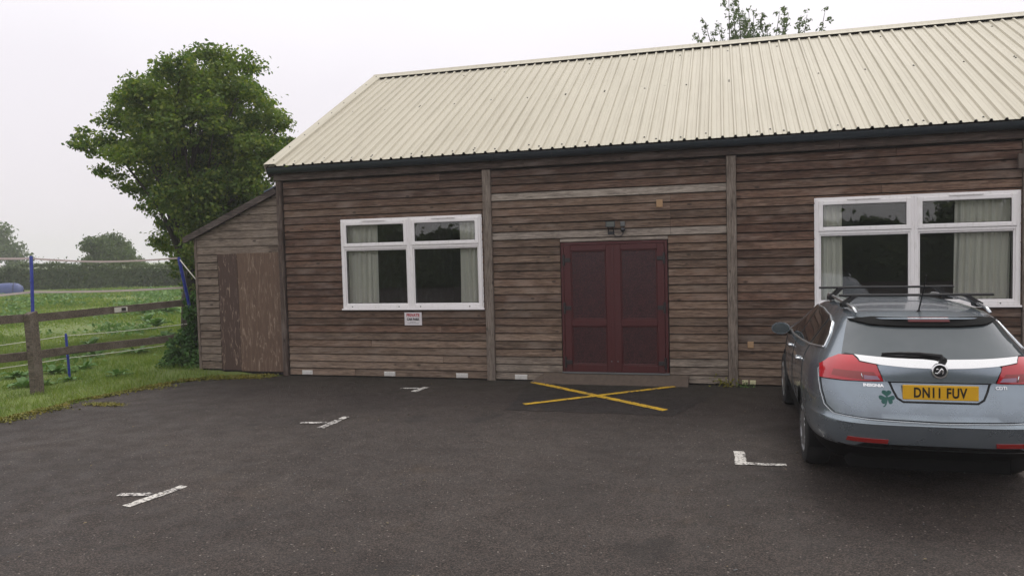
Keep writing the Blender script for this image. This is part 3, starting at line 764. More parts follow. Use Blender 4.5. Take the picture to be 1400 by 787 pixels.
mb.loft([[(p.x+q[1]*up_.x, q[0], p.z+q[1]*up_.z) for q in ((SY-.10, 0), (2.5, 0), (2.5, .05), (SY-.10, .05))] for p in (a, b)]); mb.build('roof', M['felt'], shed)
mb = MB(); mb.loft([[(p.x+q[1]*up_.x, q[0], p.z+q[1]*up_.z) for q in ((SY-.112, -.05), (SY-.085, -.05), (SY-.085, .058), (SY-.112, .058))] for p in (a, b)]); mb.build('barge_board', M['board'], shed, color=(.075, .06, .055))
mb = MB(); mb.loft([[(x, y, z) for y, z in ((SY-.13, z0_), (SY-.13, z0_+.022), (.6, z0_+.022), (.6, z0_))] for x, z0_ in ((-7.68, 3.21), (-7.47, 3.295))]); mb.build('flashing', M['lead'], shed)
# ================================================================== FENCE
FA, FB = Vector((-10.32, -2.43, 0)), Vector((-9.93, .86, 0)); fd = (FB-FA).normalized(); fn = Vector((fd.y, -fd.x, 0))   # fn: towards the car park
fence = thing('rail_fence', 'weathered timber post and rail fence between the car park and the field', 'fence', FA)
def fpost(P, top, s=.075):
    mb = MB(); rings = []
    for z in (-.1, .5, top-.02, top):
        k = s*(1-.08*(z > top-.01)); j = random.uniform(-.006, .006)
        rings.append([P+fd*(a*k)+fn*(b*k)+Vector((j-.035*z, 0, z+(.02*a if z > 1 else 0))) for a, b in ((-1, -1), (1, -1), (1, 1), (-1, 1))])
    mb.loft(rings); mb.build('post', M['rail'], fence, color=(.13, .108, .085))
fpost(FA+fn*.03, 1.33, .068); fpost(FB+fd*.25, 1.4)
fpost(FA-fd*3.1, 1.36)
def frail(pts, h):
    for (s0, z0), (s1, z1) in zip(pts[:-1], pts[1:]):
        a = FA+fd*s0-fn*.075+Vector((-.04, 0, z0)); b = FA+fd*s1-fn*.075+Vector((-.04, 0, z1))
        mb = MB(); n = 5
        rings = []
        for i in range(n+1):
            p = a.lerp(b, i/n)+Vector((0, 0, random.uniform(-.008, .008)))
            rings.append([p+fn*(u*.019)+Vector((0, 0, v*h/2+random.uniform(-.003, .003))) for u, v in ((-1, -1), (1, -1), (1, 1), (-1, 1))])
        mb.loft(rings); mb.build('rail', M['rail'], fence, color=(.125, .102, .080))
frail([(-3.1, 1.33), (.02, 1.235)], .125); frail([(.03, 1.235), (3.6, 1.25)], .125)
frail([(-3.1, .72), (.02, .655)], .13); frail([(.03, .655), (3.6, .575)], .13)
p = FA+fd*1.68-fn*.05+Vector((-.04, 0, 1.235)); mb = MB(); mb.bar(p-fd*.13, p+fd*.13, .014, .085); 
t = mb.build('rail_tag', M['string'], None); tag(t, 'small pale tag with dark square on the upper fence rail', 'tag')
q = p+fd*.05+fn*.008; mb = MB(); mb.bar(q-fd*.045, q+fd*.045, .006, .06); mb.build('tag_mark', M['screw'], t)
# electric fence: blue stakes and tapes
def stake(a, b, label, r=.021):
    a, b = Vector(a), Vector(b); t = thing('blue_stake', label, 'stake', a, 0, 'blue plastic electric fence stakes')
    mb = MB(); d = b-a; mb.tube([a, a.lerp(b, .5), a.lerp(b, .97), b], [r, r, r, r*.6], 10); mb.build('shaft', M['blue'], t, smooth=40)
    mb = MB(); k = 3 if d.length < 1 else 5
    for i in range(k):
        c = a.lerp(b, (i+.7)/k-.02); mb.tube([c+Vector((.0, -.012, -.02)), c+Vector((.02, -.045, 0)), c+Vector((.0, -.02, .028))], .007, 6)
    mb.build('hook', M['blue'], t); return t
stake((-10.33, -2.40, 1.32), (-10.41, -2.30, 2.205), 'tall upright blue stake rising behind the fence post', .024)
stake((-10.95, -1.2, -.02), (-10.985, -1.2, .86), 'short blue stake standing in the grass beyond the fence')
stake((-9.72, .42, 1.12), (-9.78, .24, 2.13), 'leaning blue stake above the ivy at the shed corner', .030)
def line(name, pts, w, mat, label, cat='cord', n=10, sagk=.03):
    P = []
    for (a, b) in zip(pts[:-1], pts[1:]):
        a, b = Vector(a), Vector(b)
        for i in range(n): t = i/n; P.append(a.lerp(b, t)-Vector((0, 0, sagk*4*t*(1-t)*(b-a).length*.3)))
    P.append(Vector(pts[-1])); mb = MB()
    if isinstance(w, tuple):
        rings = []
        for i, p in enumerate(P):
            h = w[1]*(1 if .2 < (i/len(P)) < 1 else .6)*random.uniform(.85, 1.05); rings.append([p+Vector((dx, 0, dz*h/2)) for dx, dz in ((-.002, -1), (.002, -1), (.002, 1), (-.002, 1))])
        mb.loft(rings)
    else: mb.tube(P, w, 5)
    tag(mb.build(name, M[mat], None), label, cat)
line('electric_tape', [(-10.62, -4.2, 2.24), (-10.45, -2.28, 2.165), (-10.15, -1.17, 2.085), (-9.79, .25, 2.115)], (0, .030), 'tape', 'upper pale electric fence tape between the two tall blue stakes', 'tape')
line('electric_tape', [(-10.62, -4.2, 1.62), (-10.45, -2.28, 1.64), (-9.77, .30, 1.56)], (0, .034), 'tape', 'lower pale electric fence tape above the top rail', 'tape')
line('white_string', [(-10.8, -4.2, .88), (-10.99, -1.22, .82), (-10.3, 1.4, .80)], .006, 'string', 'thin white string tied near the top of the short blue stake')
line('white_string', [(-10.8, -4.2, .56), (-10.98, -1.22, .43), (-10.3, 1.4, .45)], .006, 'string', 'thin white string low in the grass at the middle of the short blue stake')
line('guy_cord', [(-9.77, .25, 2.09), (-9.24, .045, 1.69)], .010, 'string', 'white cord from the leaning blue stake to the shed wall', sagk=.02)

# ================================================================== PLANTS
def leaves(C, size, rs, up=.35, droop=0., asp=.62, out=None):
    """one bent diamond (2 triangles) per point in C; out: preferred facing directions"""
    n = len(C); nv = rs.normal(size=(n, 3)); nv[:, 2] += up
    if out is not None: nv += out
    nv /= np.linalg.norm(nv, axis=1)[:, None]
    t = rs.normal(size=(n, 3)); t[:, 2] -= droop; t -= nv*(t*nv).sum(1)[:, None]; t /= np.linalg.norm(t, axis=1)[:, None]
    b = np.cross(nv, t); s = (size*rs.uniform(.65, 1.3, n))[:, None]
    fold = nv*s*.12
    V = np.stack([C-t*s*.5, C+b*s*asp*.5+fold+t*s*.05, C+t*s*.5, C-b*s*asp*.5+fold+t*s*.05], 1).reshape(-1, 3)
    k = np.arange(n)[:, None]*4
    F = np.concatenate([np.hstack([k, k+1, k+2]), np.hstack([k, k+2, k+3])])
    return V, F
def foliage(clumps, n, size, rs, shell=.55, **kw):
    """clumps: array (x, y, z, rx, ry, rz); more leaves near each clump's surface, looser at the edge"""
    c = np.asarray(clumps); w = (c[:, 3]*c[:, 5]); idx = rs.choice(len(c), n, p=w/w.sum())
    d = rs.normal(size=(n, 3)); d /= np.linalg.norm(d, axis=1)[:, None]
    r = rs.uniform(0, 1, n)**shell*(1+.25*np.abs(rs.normal(size=n))*(rs.uniform(size=n) < .25))
    P = c[idx, :3]+d*c[idx, 3:6]*r[:, None]
    return leaves(P, size, rs, out=d*.7, **kw)
def limb_tree(root, base, fork_z, tips, rs, r0, mat='bark', lean=(0, 0)):
    """tapered trunk with limbs that bend out to the clumps"""
    base = np.array(base); fork = base+np.array([lean[0], lean[1], fork_z]); mb = MB()
    pts = [base+(fork-base)*t+rs.normal(size=3)*r0*.25*np.array([1, 1, 0])*(0 < t < 1) for t in (0, .3, .65, 1)]
    mb.tube(pts, [r0*1.25, r0, r0*.85, r0*.7], 10); mb.build('trunk', M[mat], root, smooth=True)
    mb = MB()
    for tp in tips:
        tp = np.array(tp); f = rs.uniform(.55, 1.0); s = base+(fork-base)*f; mid = s*.5+tp*.5+np.array([0, 0, .08*np.linalg.norm(tp-s)])+rs.normal(size=3)*.12
        r = r0*rs.uniform(.22, .42); mb.tube([s, s*.7+mid*.3, mid, mid*.4+tp*.6, tp], [r, r*.8, r*.55, r*.35, r*.12], 6)
    mb.build('limbs', M[mat], root, smooth=True)
def in_poly(x, y, P):
    ins = False; j = len(P)-1
    for i in range(len(P)):
        if (P[i][1] > y) != (P[j][1] > y) and x < (P[j][0]-P[i][0])*(y-P[i][1])/(P[j][1]-P[i][1])+P[i][0]: ins = not ins
        j = i
    return ins

# the large tree behind the shed: crown outline in metres (u across, z up) with real depth
OUT = [(-2.58, 5.08), (-2.44, 5.39), (-1.65, 5.94), (-1.48, 6.13), (-1.49, 6.54), (-0.91, 6.76), (-0.68, 7.02), (-0.14, 7.11), (0.21, 7.41), (0.58, 7.59), (1.21, 7.56), (1.85, 7.34), (2.23, 7.12), (2.03, 6.56), (2.47, 6.04), (2.65, 5.59), (2.94, 5.36), (2.78, 4.91),
       (2.6, 4.63), (2.79, 4.14), (2.76, 3.53), (2.2, 2.62), (1.37, 1.6), (0.3, .8), (-0.3, 1.5), (-0.6, 2.28), (-1.02, 2.8), (-0.46, 2.91), (-0.85, 3.24), (-1.44, 3.94), (-0.91, 3.87), (-1.06, 4.19), (-1.94, 4.27), (-2.0, 4.73), (-2.31, 4.99)]
def big_tree():
    rs = np.random.default_rng(11); c0 = np.array([-13.7, 5.3, 0]); dr = np.array([-.63, .777, 0]); ri = np.array([.777, .63, 0])
    t = thing('broadleaf_tree', 'large dense green broadleaf tree behind the lean-to shed', 'tree', c0)
    cl = []; tries = 0
    OUT2 = [(.2+(u-.2)*.985, 4.6+(z-4.6)*.985) for u, z in OUT]
    while len(cl) < 340 and tries < 20000:
        tries += 1; u = rs.uniform(-3.3, 3.3); z = rs.uniform(.9, 7.9)
        rad = rs.uniform(.27, .48)
        if not all(in_poly(u+du*rad*.8, z+dz*rad*.5, OUT2) for du, dz in ((1, 0), (-1, 0), (0, 1), (0, -1))): continue
        k = max(0, 1-((u-.3)/2.8)**2-((z-4.6)/3.1)**2); D = .4+2.0*math.sqrt(k); w = rs.uniform(-1, 1); w = math.copysign(abs(w)**.6, w)*D
        p = c0+ri*u+dr*w+np.array([0, 0, z]); cl.append((*p, rad*1.18, rad*1.18, rad*.62))
    tips = [c[:3] for c in cl[::4]]
    # fine fringe of sprays that break the outline
    sp_ = []
    for (u0, z0), (u1, z1) in zip(OUT2, OUT2[1:]+OUT2[:1]):
        for k in range(3):
            f = rs.uniform(); u = u0+(u1-u0)*f; z = z0+(z1-z0)*f; cu, cz = .2+(u-.2)*.96, 4.6+(z-4.6)*.96
            p = c0+ri*cu+dr*rs.normal()*.4+np.array([0, 0, cz]); r = rs.uniform(.12, .26); sp_.append((*p, r*1.3, r*1.3, r*.55))
    V, F = foliage(cl+sp_, 88000, .105, rs, shell=.45, droop=.5, up=.6)
    raw('crown', V, F, M['leaf_tree'], t, c0)
    limb_tree(t, c0, 2.6, tips, rs, .21)
big_tree()
def round_tree(name, label, c, rx, rz, zc, n, size, mat, seed, r0=.16, ncl=40, group=None, trunk=True, crad=.3):
    rs = np.random.default_rng(seed); c = np.array(c, dtype=float); t = thing(name, label, 'tree', c, 0, group); cl = []
    for _ in range(ncl):
        d = rs.normal(size=3); d /= np.linalg.norm(d); d[2] = abs(d[2])*1.1-.35; r = rs.uniform(.45, .92)
        p = c+np.array([0, 0, zc])+d*np.array([rx, rx, rz])*r; q = rx*rs.uniform(.7, 1.2)*crad; cl.append((*p, q, q, q*.72))
    V, F = foliage(cl, n, size, rs, shell=.5); raw('crown', V, F, M[mat], t, c)
    limb_tree(t, c, zc*.6, [k[:3] for k in cl[::2]], rs, r0); return t
round_tree('hedgerow_tree', 'small round tree rising from the far hedge', (-53.7, 44.2, -.2), 2.6, 2.9, 2.9, 9500, .26, 'leaf_far', 3, .2, 55)
round_tree('hedgerow_tree', 'hazy tall tree at the far left edge beyond the hedge', (-95.0, 65.2, -.2), 5.2, 5.6, 4.4, 9000, .42, 'leaf_far', 4, .35, 60)
round_tree('hedgerow_tree', 'low hazy bush under the tall far left tree', (-91.0, 66.6, -.2), 2.2, 1.6, 1.3, 1500, .35, 'leaf_far', 14, .2, 16)
# loose tall tree whose top shows over the ridge
def ridge_tree():
    rs = np.random.default_rng(21); c = np.array([1.6, 20.5, 0.]); t = thing('poplar_tree', 'sparse tall leafy tree showing above the roof ridge', 'tree', c)
    V = []; F = []; k = 0; mb = MB(); cl = []
    shoots = [(-1.55, 11.05), (-1.2, 10.5), (-.75, 10.55), (-.35, 11.9), (-.15, 11.6), (.05, 11.1), (.35, 11.45), (.62, 11.35), (.85, 11.0), (1.15, 10.75), (1.55, 10.55), (2.05, 10.95), (2.35, 11.15), (2.6, 11.25), (-1.85, 10.3), (3.3, 10.7), (-2.4, 9.9), (0.5, 10.6), (2.9, 10.4), (4.1, 10.75)]
    for x_, z_ in shoots:
        tip = c+np.array([(x_-.75)*.80-.35, rs.normal()*.7, z_+.25]); base = c+np.array([(x_-.75)*.45-.35, rs.normal()*.3, 5.5+rs.uniform(0, 2)])
        mid = base*.45+tip*.55+rs.normal(size=3)*.1; mb.tube([base, mid, tip], [.06, .028, .008], 5)
        for f in np.linspace(.35, 1.0, 17): 
            p = base*(1-f)**2+mid*2*f*(1-f)+tip*f*f; r = .08+.18*(1.05-f)+.05; q = rs.uniform(.7, 1.3)*r; off = rs.normal(size=3)*.10; cl.append((*(p+off), q, q, q*.9))
    mb.build('shoots', M['bark'], t)
    V, F = foliage(cl, 10500, .135, rs, shell=.8, asp=.45); raw('crown', V, F, M['leaf_far'], t, c)
    low = [(*(c+np.array([rs.normal()*1.5, rs.normal()*1.2, rs.uniform(4, 8)])), .8, .8, .7) for _ in range(25)]
    V, F = foliage(low, 3500, .2, rs); raw('lower_crown', V, F, M['leaf_far'], t, c)
    limb_tree(t, c, 6.0, [k_[:3] for k_ in low], rs, .25)
ridge_tree()
# far hedge, one clipped mass across the field
def hedge(name, label, a, b, h, w, n, size, mat, seed, kind=None, hv=.15):
    rs = np.random.default_rng(seed); a, b = np.array(a, float), np.array(b, float); L = np.linalg.norm(b-a); d = (b-a)/L; nn = np.array([-d[1], d[0], 0])
    t = thing(name, label, 'hedge', tuple(a*.5+b*.5)); t2 = ORI[t.name]
    s = rs.uniform(0, L, n); hh = h*(1+hv*np.sin(s*.31+1)*.5+hv*np.sin(s*.83)*.35+hv*np.sin(s*2.1+2)*.25)
    side = rs.uniform(size=n); top = side < .35
    z = np.where(top, hh+np.abs(rs.normal(size=n))*.10*(1+2*(rs.uniform(size=n) < .1)), rs.uniform(0, 1, n)*hh); off = np.where(top, rs.uniform(-1, 1, n)*w/2, np.where(rs.uniform(size=n) < .7, -1, 1)*w/2*(1+.12*rs.normal(size=n)+.25*np.sin(s*1.7+z*2)))
    if nn[1] < 0: nn = -nn
    P = a+d*s[:, None]+nn*off[:, None]; P[:, 2] = a[2]+z
    V, F = leaves(P, size, rs, up=.5, out=np.where(top[:, None], np.array([0, 0, 1.]), nn*np.sign(off)[:, None]))
    raw('foliage', V, F, M[mat], t, tuple(t2))
    m_ = 60; rings = []
    for i in range(m_+1):
        p = a+d*L*i/m_; hz = h*(1+hv*math.sin(L*i/m_*.31+1)*.5)*.9
        rings.append([tuple(p+nn*q*w*.42+np.array([0, 0, zz])) for q, zz in ((-1, -.2), (-.95, hz*.8), (-.5, hz), (.5, hz), (.95, hz*.8), (1, -.2))])
    mb = MB(); mb.loft(rings); mb.build('inner_branches', M['leaf_hedge'], t); return t
hedge('field_hedge', 'long clipped green hedge across the far side of the field', (-92, 29, -.1), (-12, 43, -.1), 1.75, 1.6, 42000, .24, 'leaf_hedge', 5)
# dense hedge and trees on the far side of the car park (seen only in reflections)
hb = hedge('boundary_hedge', 'tall leafy hedge along the far side of the car park', (-40, -31, -.1), (22, -31, -.1), 2.9, 2.0, 16000, .4, 'leaf_hedge', 6)
for i, (x, s) in enumerate(((-33, 3.2), (-27, 3.0), (-21.5, 3.3), (-16.5, 1.85), (12.5, 2.7), (17, 3.0))):
    round_tree('boundary_tree', 'bushy tree standing in the hedge behind the photographer, '+('first', 'second', 'third', 'fourth', 'fifth', 'sixth')[i]+' from the field side', (x, -32, 0), s, s*1.0, s*.95, 2600, .42, 'leaf_far', 30+i, .2, 26, 'trees in the hedge behind the photographer')

# ivy and brambles swallowing the fence end at the shed corner
def ivy():
    rs = np.random.default_rng(8); c = np.array([-9.62, .55, 0]); t = thing('ivy_bush', 'green ivy and bramble bush covering the fence end at the shed corner', 'bush', c)
    cl = []
    for z, wd, k in ((.08, .66, 20), (.3, .52, 16), (.55, .34, 8), (.8, .26, 5), (1.05, .24, 4), (1.3, .22, 3), (1.5, .18, 2)):
        for _ in range(k):
            r = rs.uniform(.10, .2)*(1 if z < .7 else .75); cl.append((c[0]+rs.uniform(-wd, wd*.55), c[1]+rs.normal()*.16-.1*(z < .4), z+rs.normal()*.07, r, r, r*.85))
    V, F = foliage(cl, 8500, .062, rs, up=.4, out=None) if False else foliage(cl, 9500, .075, rs, up=.4)
    raw('foliage', V, F, M['leaf_ivy'], t, c)
    mb = MB()
    for _ in range(22):
        x0 = rs.uniform(-.4, .25); z1 = rs.uniform(.7, 1.75); mb.tube([c+np.array([x0, 0, -.05]), c+np.array([x0*.7+rs.normal()*.06, rs.normal()*.1, z1*.5]), c+np.array([x0*.5+rs.normal()*.12, rs.normal()*.14, z1])], [.012, .008, .003], 5)
    mb.build('stems', M['bark'], t)
ivy()
# docks: rosettes of broad leaves
def dock_mesh(seed, s):
    rr = random.Random(seed); mb = MB()
    for k in range(rr.randint(13, 20)):
        a = rr.uniform(0, 6.28); L = s*rr.uniform(.5, 1.1); w = L*.34; el = rr.uniform(.35, 1.25)
        ca, sa = math.cos(a), math.sin(a); rows = []
        for i in range(6):
            f = i/5; r = L*math.cos(el)*f+.02; z = L*math.sin(el)*f-.55*L*f*f*math.sin(el)**.5+.01; ww = w*math.sin(math.pi*min(.97, f*.85+.13))**.8*(.15 if i == 0 else 1)
            rows.append([(ca*r-sa*q*ww/2, sa*r+ca*q*ww/2, z+abs(q)*ww*.18+rr.uniform(-.006, .006)) for q in (-1, 0, 1)])
        mb.loft(rows, cap=False, close=False)
    return mb
docks = [(-11.75, -.75, .30), (-11.05, -2.0, .30), (-12.9, 1.35, .38), (-10.75, -1.4, .22), (-12.2, 1.75, .34), (-10.25, -.86, .25), (-21.4, 12.3, .5), (-20.6, 12.6, .55), (-11.35, -2.75, .28), (-11.6, -.25, .26), (-14.6, 2.9, .4), (-16.8, 7.6, .5), (-10.9, -1.75, .2), (-13.6, 4.2, .4), (-18.4, 9.0, .5), (-12.1, -1.2, .3)]
protos = []
dock_labels = [0]*len(docks)
dock_labels[0] = 'dock plant in the grass left of the short blue stake'; dock_labels[1] = 'leafy dock plant right behind the wooden fence post, left side'
dock_labels[3] = 'dock plant at the foot of the short blue stake'; dock_labels[5] = 'dock plant under the lower rail, right of the short blue stake'
dock_labels[8] = 'dock plant at the left edge of the photo, left of the fence post'; dock_labels[12] = 'small dock plant between the fence post and the short blue stake'
for i, (x, y, s) in enumerate(docks):
    if i < 4: o = dock_mesh(i, 1).build('dock_plant', M['leaf_dock'], None, origin=(0, 0, 0)); protos.append(o)
    else: o = protos[i % 4].copy(); COL.objects.link(o)
    s *= 1.35; o.location = (x, y, .03); o.scale = (s, s, s*1.15); o.rotation_euler = (0, 0, random.uniform(0, 6.28))
    tag(o, dock_labels[i] if dock_labels[i] else 'broad leaved dock plant in the open field grass beyond the fence', 'plant', 'dock plants in the field')
# grass
def grass():
    rs = np.random.default_rng(9); E = np.array(edge)
    def blades(X, Y, Z, h, w):
        n = len(X); a = rs.uniform(0, 2*np.pi, n); hh = h*rs.uniform(.5, 1.35, n); ln = rs.normal(size=(n, 2))*.45*hh[:, None]
        B = np.stack([X, Y, Z], 1); s = np.stack([np.cos(a)*w*.5, np.sin(a)*w*.5, np.zeros(n)], 1)
        T = B+np.stack([ln[:, 0], ln[:, 1], hh], 1)
        return np.stack([B-s, B+s, T], 1).reshape(-1, 3)
    out = []
    # along the verge and under the fence
    n = 80000; X = rs.uniform(-15.5, -7.6, n); Y = rs.uniform(-5.5, 5, n)
    ex = np.where(Y < -.42, np.interp(Y, E[:, 1], E[:, 0]), -8.72)+.06*np.sin(Y*9)+rs.normal(size=n)*.05
    near = (Y > -.62) & (Y < .02) & (X > -9.4) & (X < -7.9) & (rs.uniform(size=n) < .35*np.clip((-7.9-X)/1.2, 0, 1))
    keep = ((X < ex) & ((Y < .0) | (X < -9.25))) | near
    pat = np.sin(X*2.1+Y*1.3)+np.sin(X*.9-Y*2.7)+rs.normal(size=n)*.7; keep &= pat > -1.6
    X, Y = X[keep], Y[keep]; dist = np.clip((ex[keep]-X)/.5, 0, 1)
    out.append(blades(X, Y, np.full(len(X), -.01)+.055*dist, .055+.03*dist+.03*(np.sin(X*1.7+Y)*.5+.5), np.full(len(X), .011)))
    for n, d0, d1, h, w in ((60000, 14, 26, .10, .022), (45000, 24, 42, .13, .05), (26000, 40, 64, .16, .10)):
        d = rs.uniform(d0, d1, n); az = rs.uniform(-1.0, -.50, n); X = np.sin(az)*d; Y = -11.5+np.cos(az)*d; k = (X < -9.6) & ((X < -10.2) | (Y > .9))
        pat = np.sin(X*.55+Y*.4)+np.sin(X*.23-Y*.61+1)+rs.normal(size=n)*.6; k &= pat > -1.2
        X, Y, pat = X[k], Y[k], pat[k]; out.append(blades(X, Y, np.full(len(X), -.03), h*(.75+.35*np.clip(pat, -1, 1)), np.full(len(X), w)))
    V = np.concatenate(out); F = np.arange(len(V)).reshape(-1, 3)
    o = raw('grass', V, F, M['blade']); o['kind'] = 'stuff'
    # low leafy weeds across the middle distance
    n = 26000; d = 14+46*rs.uniform(size=n)**1.2; az = rs.uniform(-1.0, -.5, n); X = np.sin(az)*d; Y = -11.5+np.cos(az)*d
    pat = np.sin(X*.9+Y*.7)+np.sin(X*.31-Y*.83)+np.sin(X*1.9+Y*2.3)*.6+rs.normal(size=n)*.5; k = (pat > 2.0-(d-14)/18) & (X < -10.4)
    P = np.stack([X, Y, rs.uniform(.0, .14, n)], 1)[k]; V, F = leaves(P, .13+.003*(d[k]-14), rs, up=.9)
    o = raw('field_weeds', V, F, M['leaf_dock']); o['kind'] = 'stuff'
    # moss and creeping weeds at the tarmac edge by the shed
    n = 7000; Yv = rs.uniform(-9, -.6, n); Xv = np.interp(Yv, E[:, 1], E[:, 0])+np.abs(rs.normal(size=n))*.10*(1+np.sin(Yv*3.1)+.6*np.sin(Yv*7.7))-.05
    V, F = leaves(np.stack([Xv, Yv, rs.uniform(.002, .03, n)], 1), .04, rs, up=1.6); o = raw('creeping_weeds', V, F, M['moss']); o['kind'] = 'stuff'
    n = 5200; t = rs.uniform(0, 1, n); X = -9.25+1.55*t+rs.normal(size=n)*.1; Y = -.62+.42*t+rs.normal(size=n)*.10
    V, F = leaves(np.stack([X, Y, rs.uniform(.002, .025, n)], 1), .035, rs, up=2.2); o = raw('moss', V, F, M['moss']); o['kind'] = 'stuff'
    n = 900; X = -8.72+rs.normal(size=n)*.16; Y = -2.75+rs.normal(size=n)*.05
    V, F = leaves(np.stack([X, Y, rs.uniform(.002, .02, n)], 1), .03, rs, up=2.2); o = raw('moss', V, F, M['moss']); o['kind'] = 'stuff'
grass()
# pale weed at the foot of the third post, fallen leaves and grit on the tarmac
def tuft(x, y, n, size, mat, name, label, sp=.06):
    rs = np.random.default_rng(int(abs(x*100))); P = np.stack([x+rs.normal(size=n)*sp, y+rs.normal(size=n)*sp*.6, np.abs(rs.normal(size=n))*sp*.7], 1)
    V, F = leaves(P, size, rs, up=.6); tag(raw(name, V, F, M[mat], None, (x, y, 0)), label, 'plant')
tuft(.30, -.17, 45, .04, 'leaf_dock', 'weed_tuft', 'tiny pale weed at the wall foot below the cream vents')
tuft(.02, -.12, 90, .04, 'moss', 'weed_tuft', 'low mossy weed at the foot of the post right of the doors', .09)
rs = np.random.default_rng(44); n = 150; P = np.stack([rs.uniform(-9, 6, n), -9.5+9.2*rs.uniform(size=n), np.full(n, .008)], 1)
V, F = leaves(P, .028, rs, up=6); o = raw('leaf_litter', V, F, M['leaf_dry']); o['kind'] = 'stuff'
n = 420; P = np.stack([rs.uniform(-9, 6, n), -9.5+9.3*rs.uniform(size=n), np.full(n, .004)], 1); mb = MB()
for p in P: r = random.uniform(.003, .008); mb.sphere(p, r, 5, (1.2, .9, .7))
o = mb.build('loose_grit', M['greyplastic'], None); o['kind'] = 'stuff'

# blue covered heap by the hedge
c = Vector((-48.3, 28.7, -.05)); t = thing('covered_heap', 'rounded blue sheeted heap lying before the hedge at the far left', 'heap', c)
mb = MB(); rings = []; ax = Vector((.80, .60, 0))
for s, k in ((-2.6, .3), (-2.3, .86), (-1.4, 1.0), (-.2, .96), (.6, .99), (1.15, .94), (1.40, .72), (1.46, .4)):
    rings.append([c+ax*s+Vector((-.6, .8, 0))*(math.cos(a)*.62*k)+Vector((0, 0, max(0, math.sin(a))*.80*k+.015*random.uniform(-1, 1))) for a in np.linspace(0, math.pi, 15)])
mb.loft(rings, close=False, cap=False); mb.build('sheet', M['tarp'], t, smooth=True)
mb = MB()
for s in (-.9, .95): mb.tube([c+ax*s+Vector((-.6, .8, 0))*(math.cos(a)*.63)+Vector((0, 0, math.sin(a)*.815)) for a in np.linspace(0, math.pi, 15)], .028, 5)
mb.build('strap', M['tarpdark'], t)
# ================================================================== THE CAR (x right, y forward from the number plate, z up)
def paintmat(name, a, b, rough=.22, metal=.78):
    n = NT(name); o = n.obj()
    f = n.n('TexNoise', 0, Vector=o, Scale=900, Detail=1); d = n.n('TexNoise', 0, Vector=n.mapped(o, (1, 1, 1.4)), Scale=3.5, Detail=6, Roughness=.65)
    low = n.n('SeparateXYZ', 2, Vector=n.geo())
    dirt = n.math('MULTIPLY', n.ramp(d, (.3, 0.), (.8, 1.)), n.ramp(n.n('MapRange', 0, Value=low, From_Min=.2, From_Max=1.1), (0., .7), (1., .06)))
    c = n.mix(f, a, b); c = n.mix(dirt, c, (.10, .09, .08))
    n.set(Base_Color=c, Metallic=n.mix(dirt, (metal,)*3, (.1, .1, .1)), Roughness=n.mix(dirt, (rough,)*3, (.65,)*3), Coat_Weight=n.mix(dirt, (.8,)*3, (.1,)*3), Coat_Roughness=.06); return n.m
M['carpaint'] = paintmat('blue_grey_paint', (.195, .24, .28), (.285, .335, .38))
def darkglass(name, col=(.012, .016, .018), rough=.04, haze=0.):
    n = NT(name); o = n.obj(); d = n.n('TexNoise', 0, Vector=o, Scale=4, Detail=6)
    n.set(Base_Color=n.mix(n.math('MULTIPLY', d, haze), col, (.20, .21, .21)), Roughness=n.ramp(d, (.4, rough), (.75, rough+.16)), Specular_IOR_Level=.6, Coat_Weight=.6, Coat_Roughness=.03); return n.m
M['rearglass'] = darkglass('tinted_rear_glass', (.046, .062, .070), .05, .30); M['sideglass'] = darkglass('tinted_side_glass', (.006, .007, .008), .02)
M['chrome'] = simple('bright_trim', (.80, .80, .80), .16, .95, var=.04); M['dullchrome'] = simple('satin_trim', (.62, .64, .66), .25, .9, var=.05)
M['black'] = simple('black_trim', (.008, .008, .009), .5, Specular_IOR_Level=.25); M['flatblack'] = simple('matt_black', (.004, .004, .004), .7, Specular_IOR_Level=.15); M['tyre'] = simple('tyre_rubber', (.016, .016, .016), .75, bump=.2, scale=40)
M['rim'] = simple('alloy', (.42, .43, .44), .3, .85)
M['redlens'] = simple('red_lens', (.50, .012, .022), .12, Coat_Weight=1.0, Coat_Roughness=.03, scale=4, var=.15)
M['redlens2'] = simple('deep_red_lens', (.30, .02, .018), .18, Coat_Weight=.8, scale=4, var=.2)
M['clearlens'] = simple('clear_lens', (.35, .22, .30), .15); M['darkred'] = simple('dark_red_lens', (.10, .008, .010), .15)
M['plate'] = simple('yellow_plate', (.72, .40, .018), .35, var=.06); M['plateink'] = simple('plate_lettering', (.018, .014, .010), .4)
M['shamrock'] = simple('green_sticker', (.006, .085, .070), .45); M['seam'] = simple('panel_gap', (.008, .009, .010), .7)
car = thing('estate_car', 'blue grey estate car with roof bars and shamrock sticker parked nose to the wall', 'car', (1.61, -5.11, 0)); car.rotation_euler.z = -.010
ORI[car.name] = Vector((0, 0, 0))
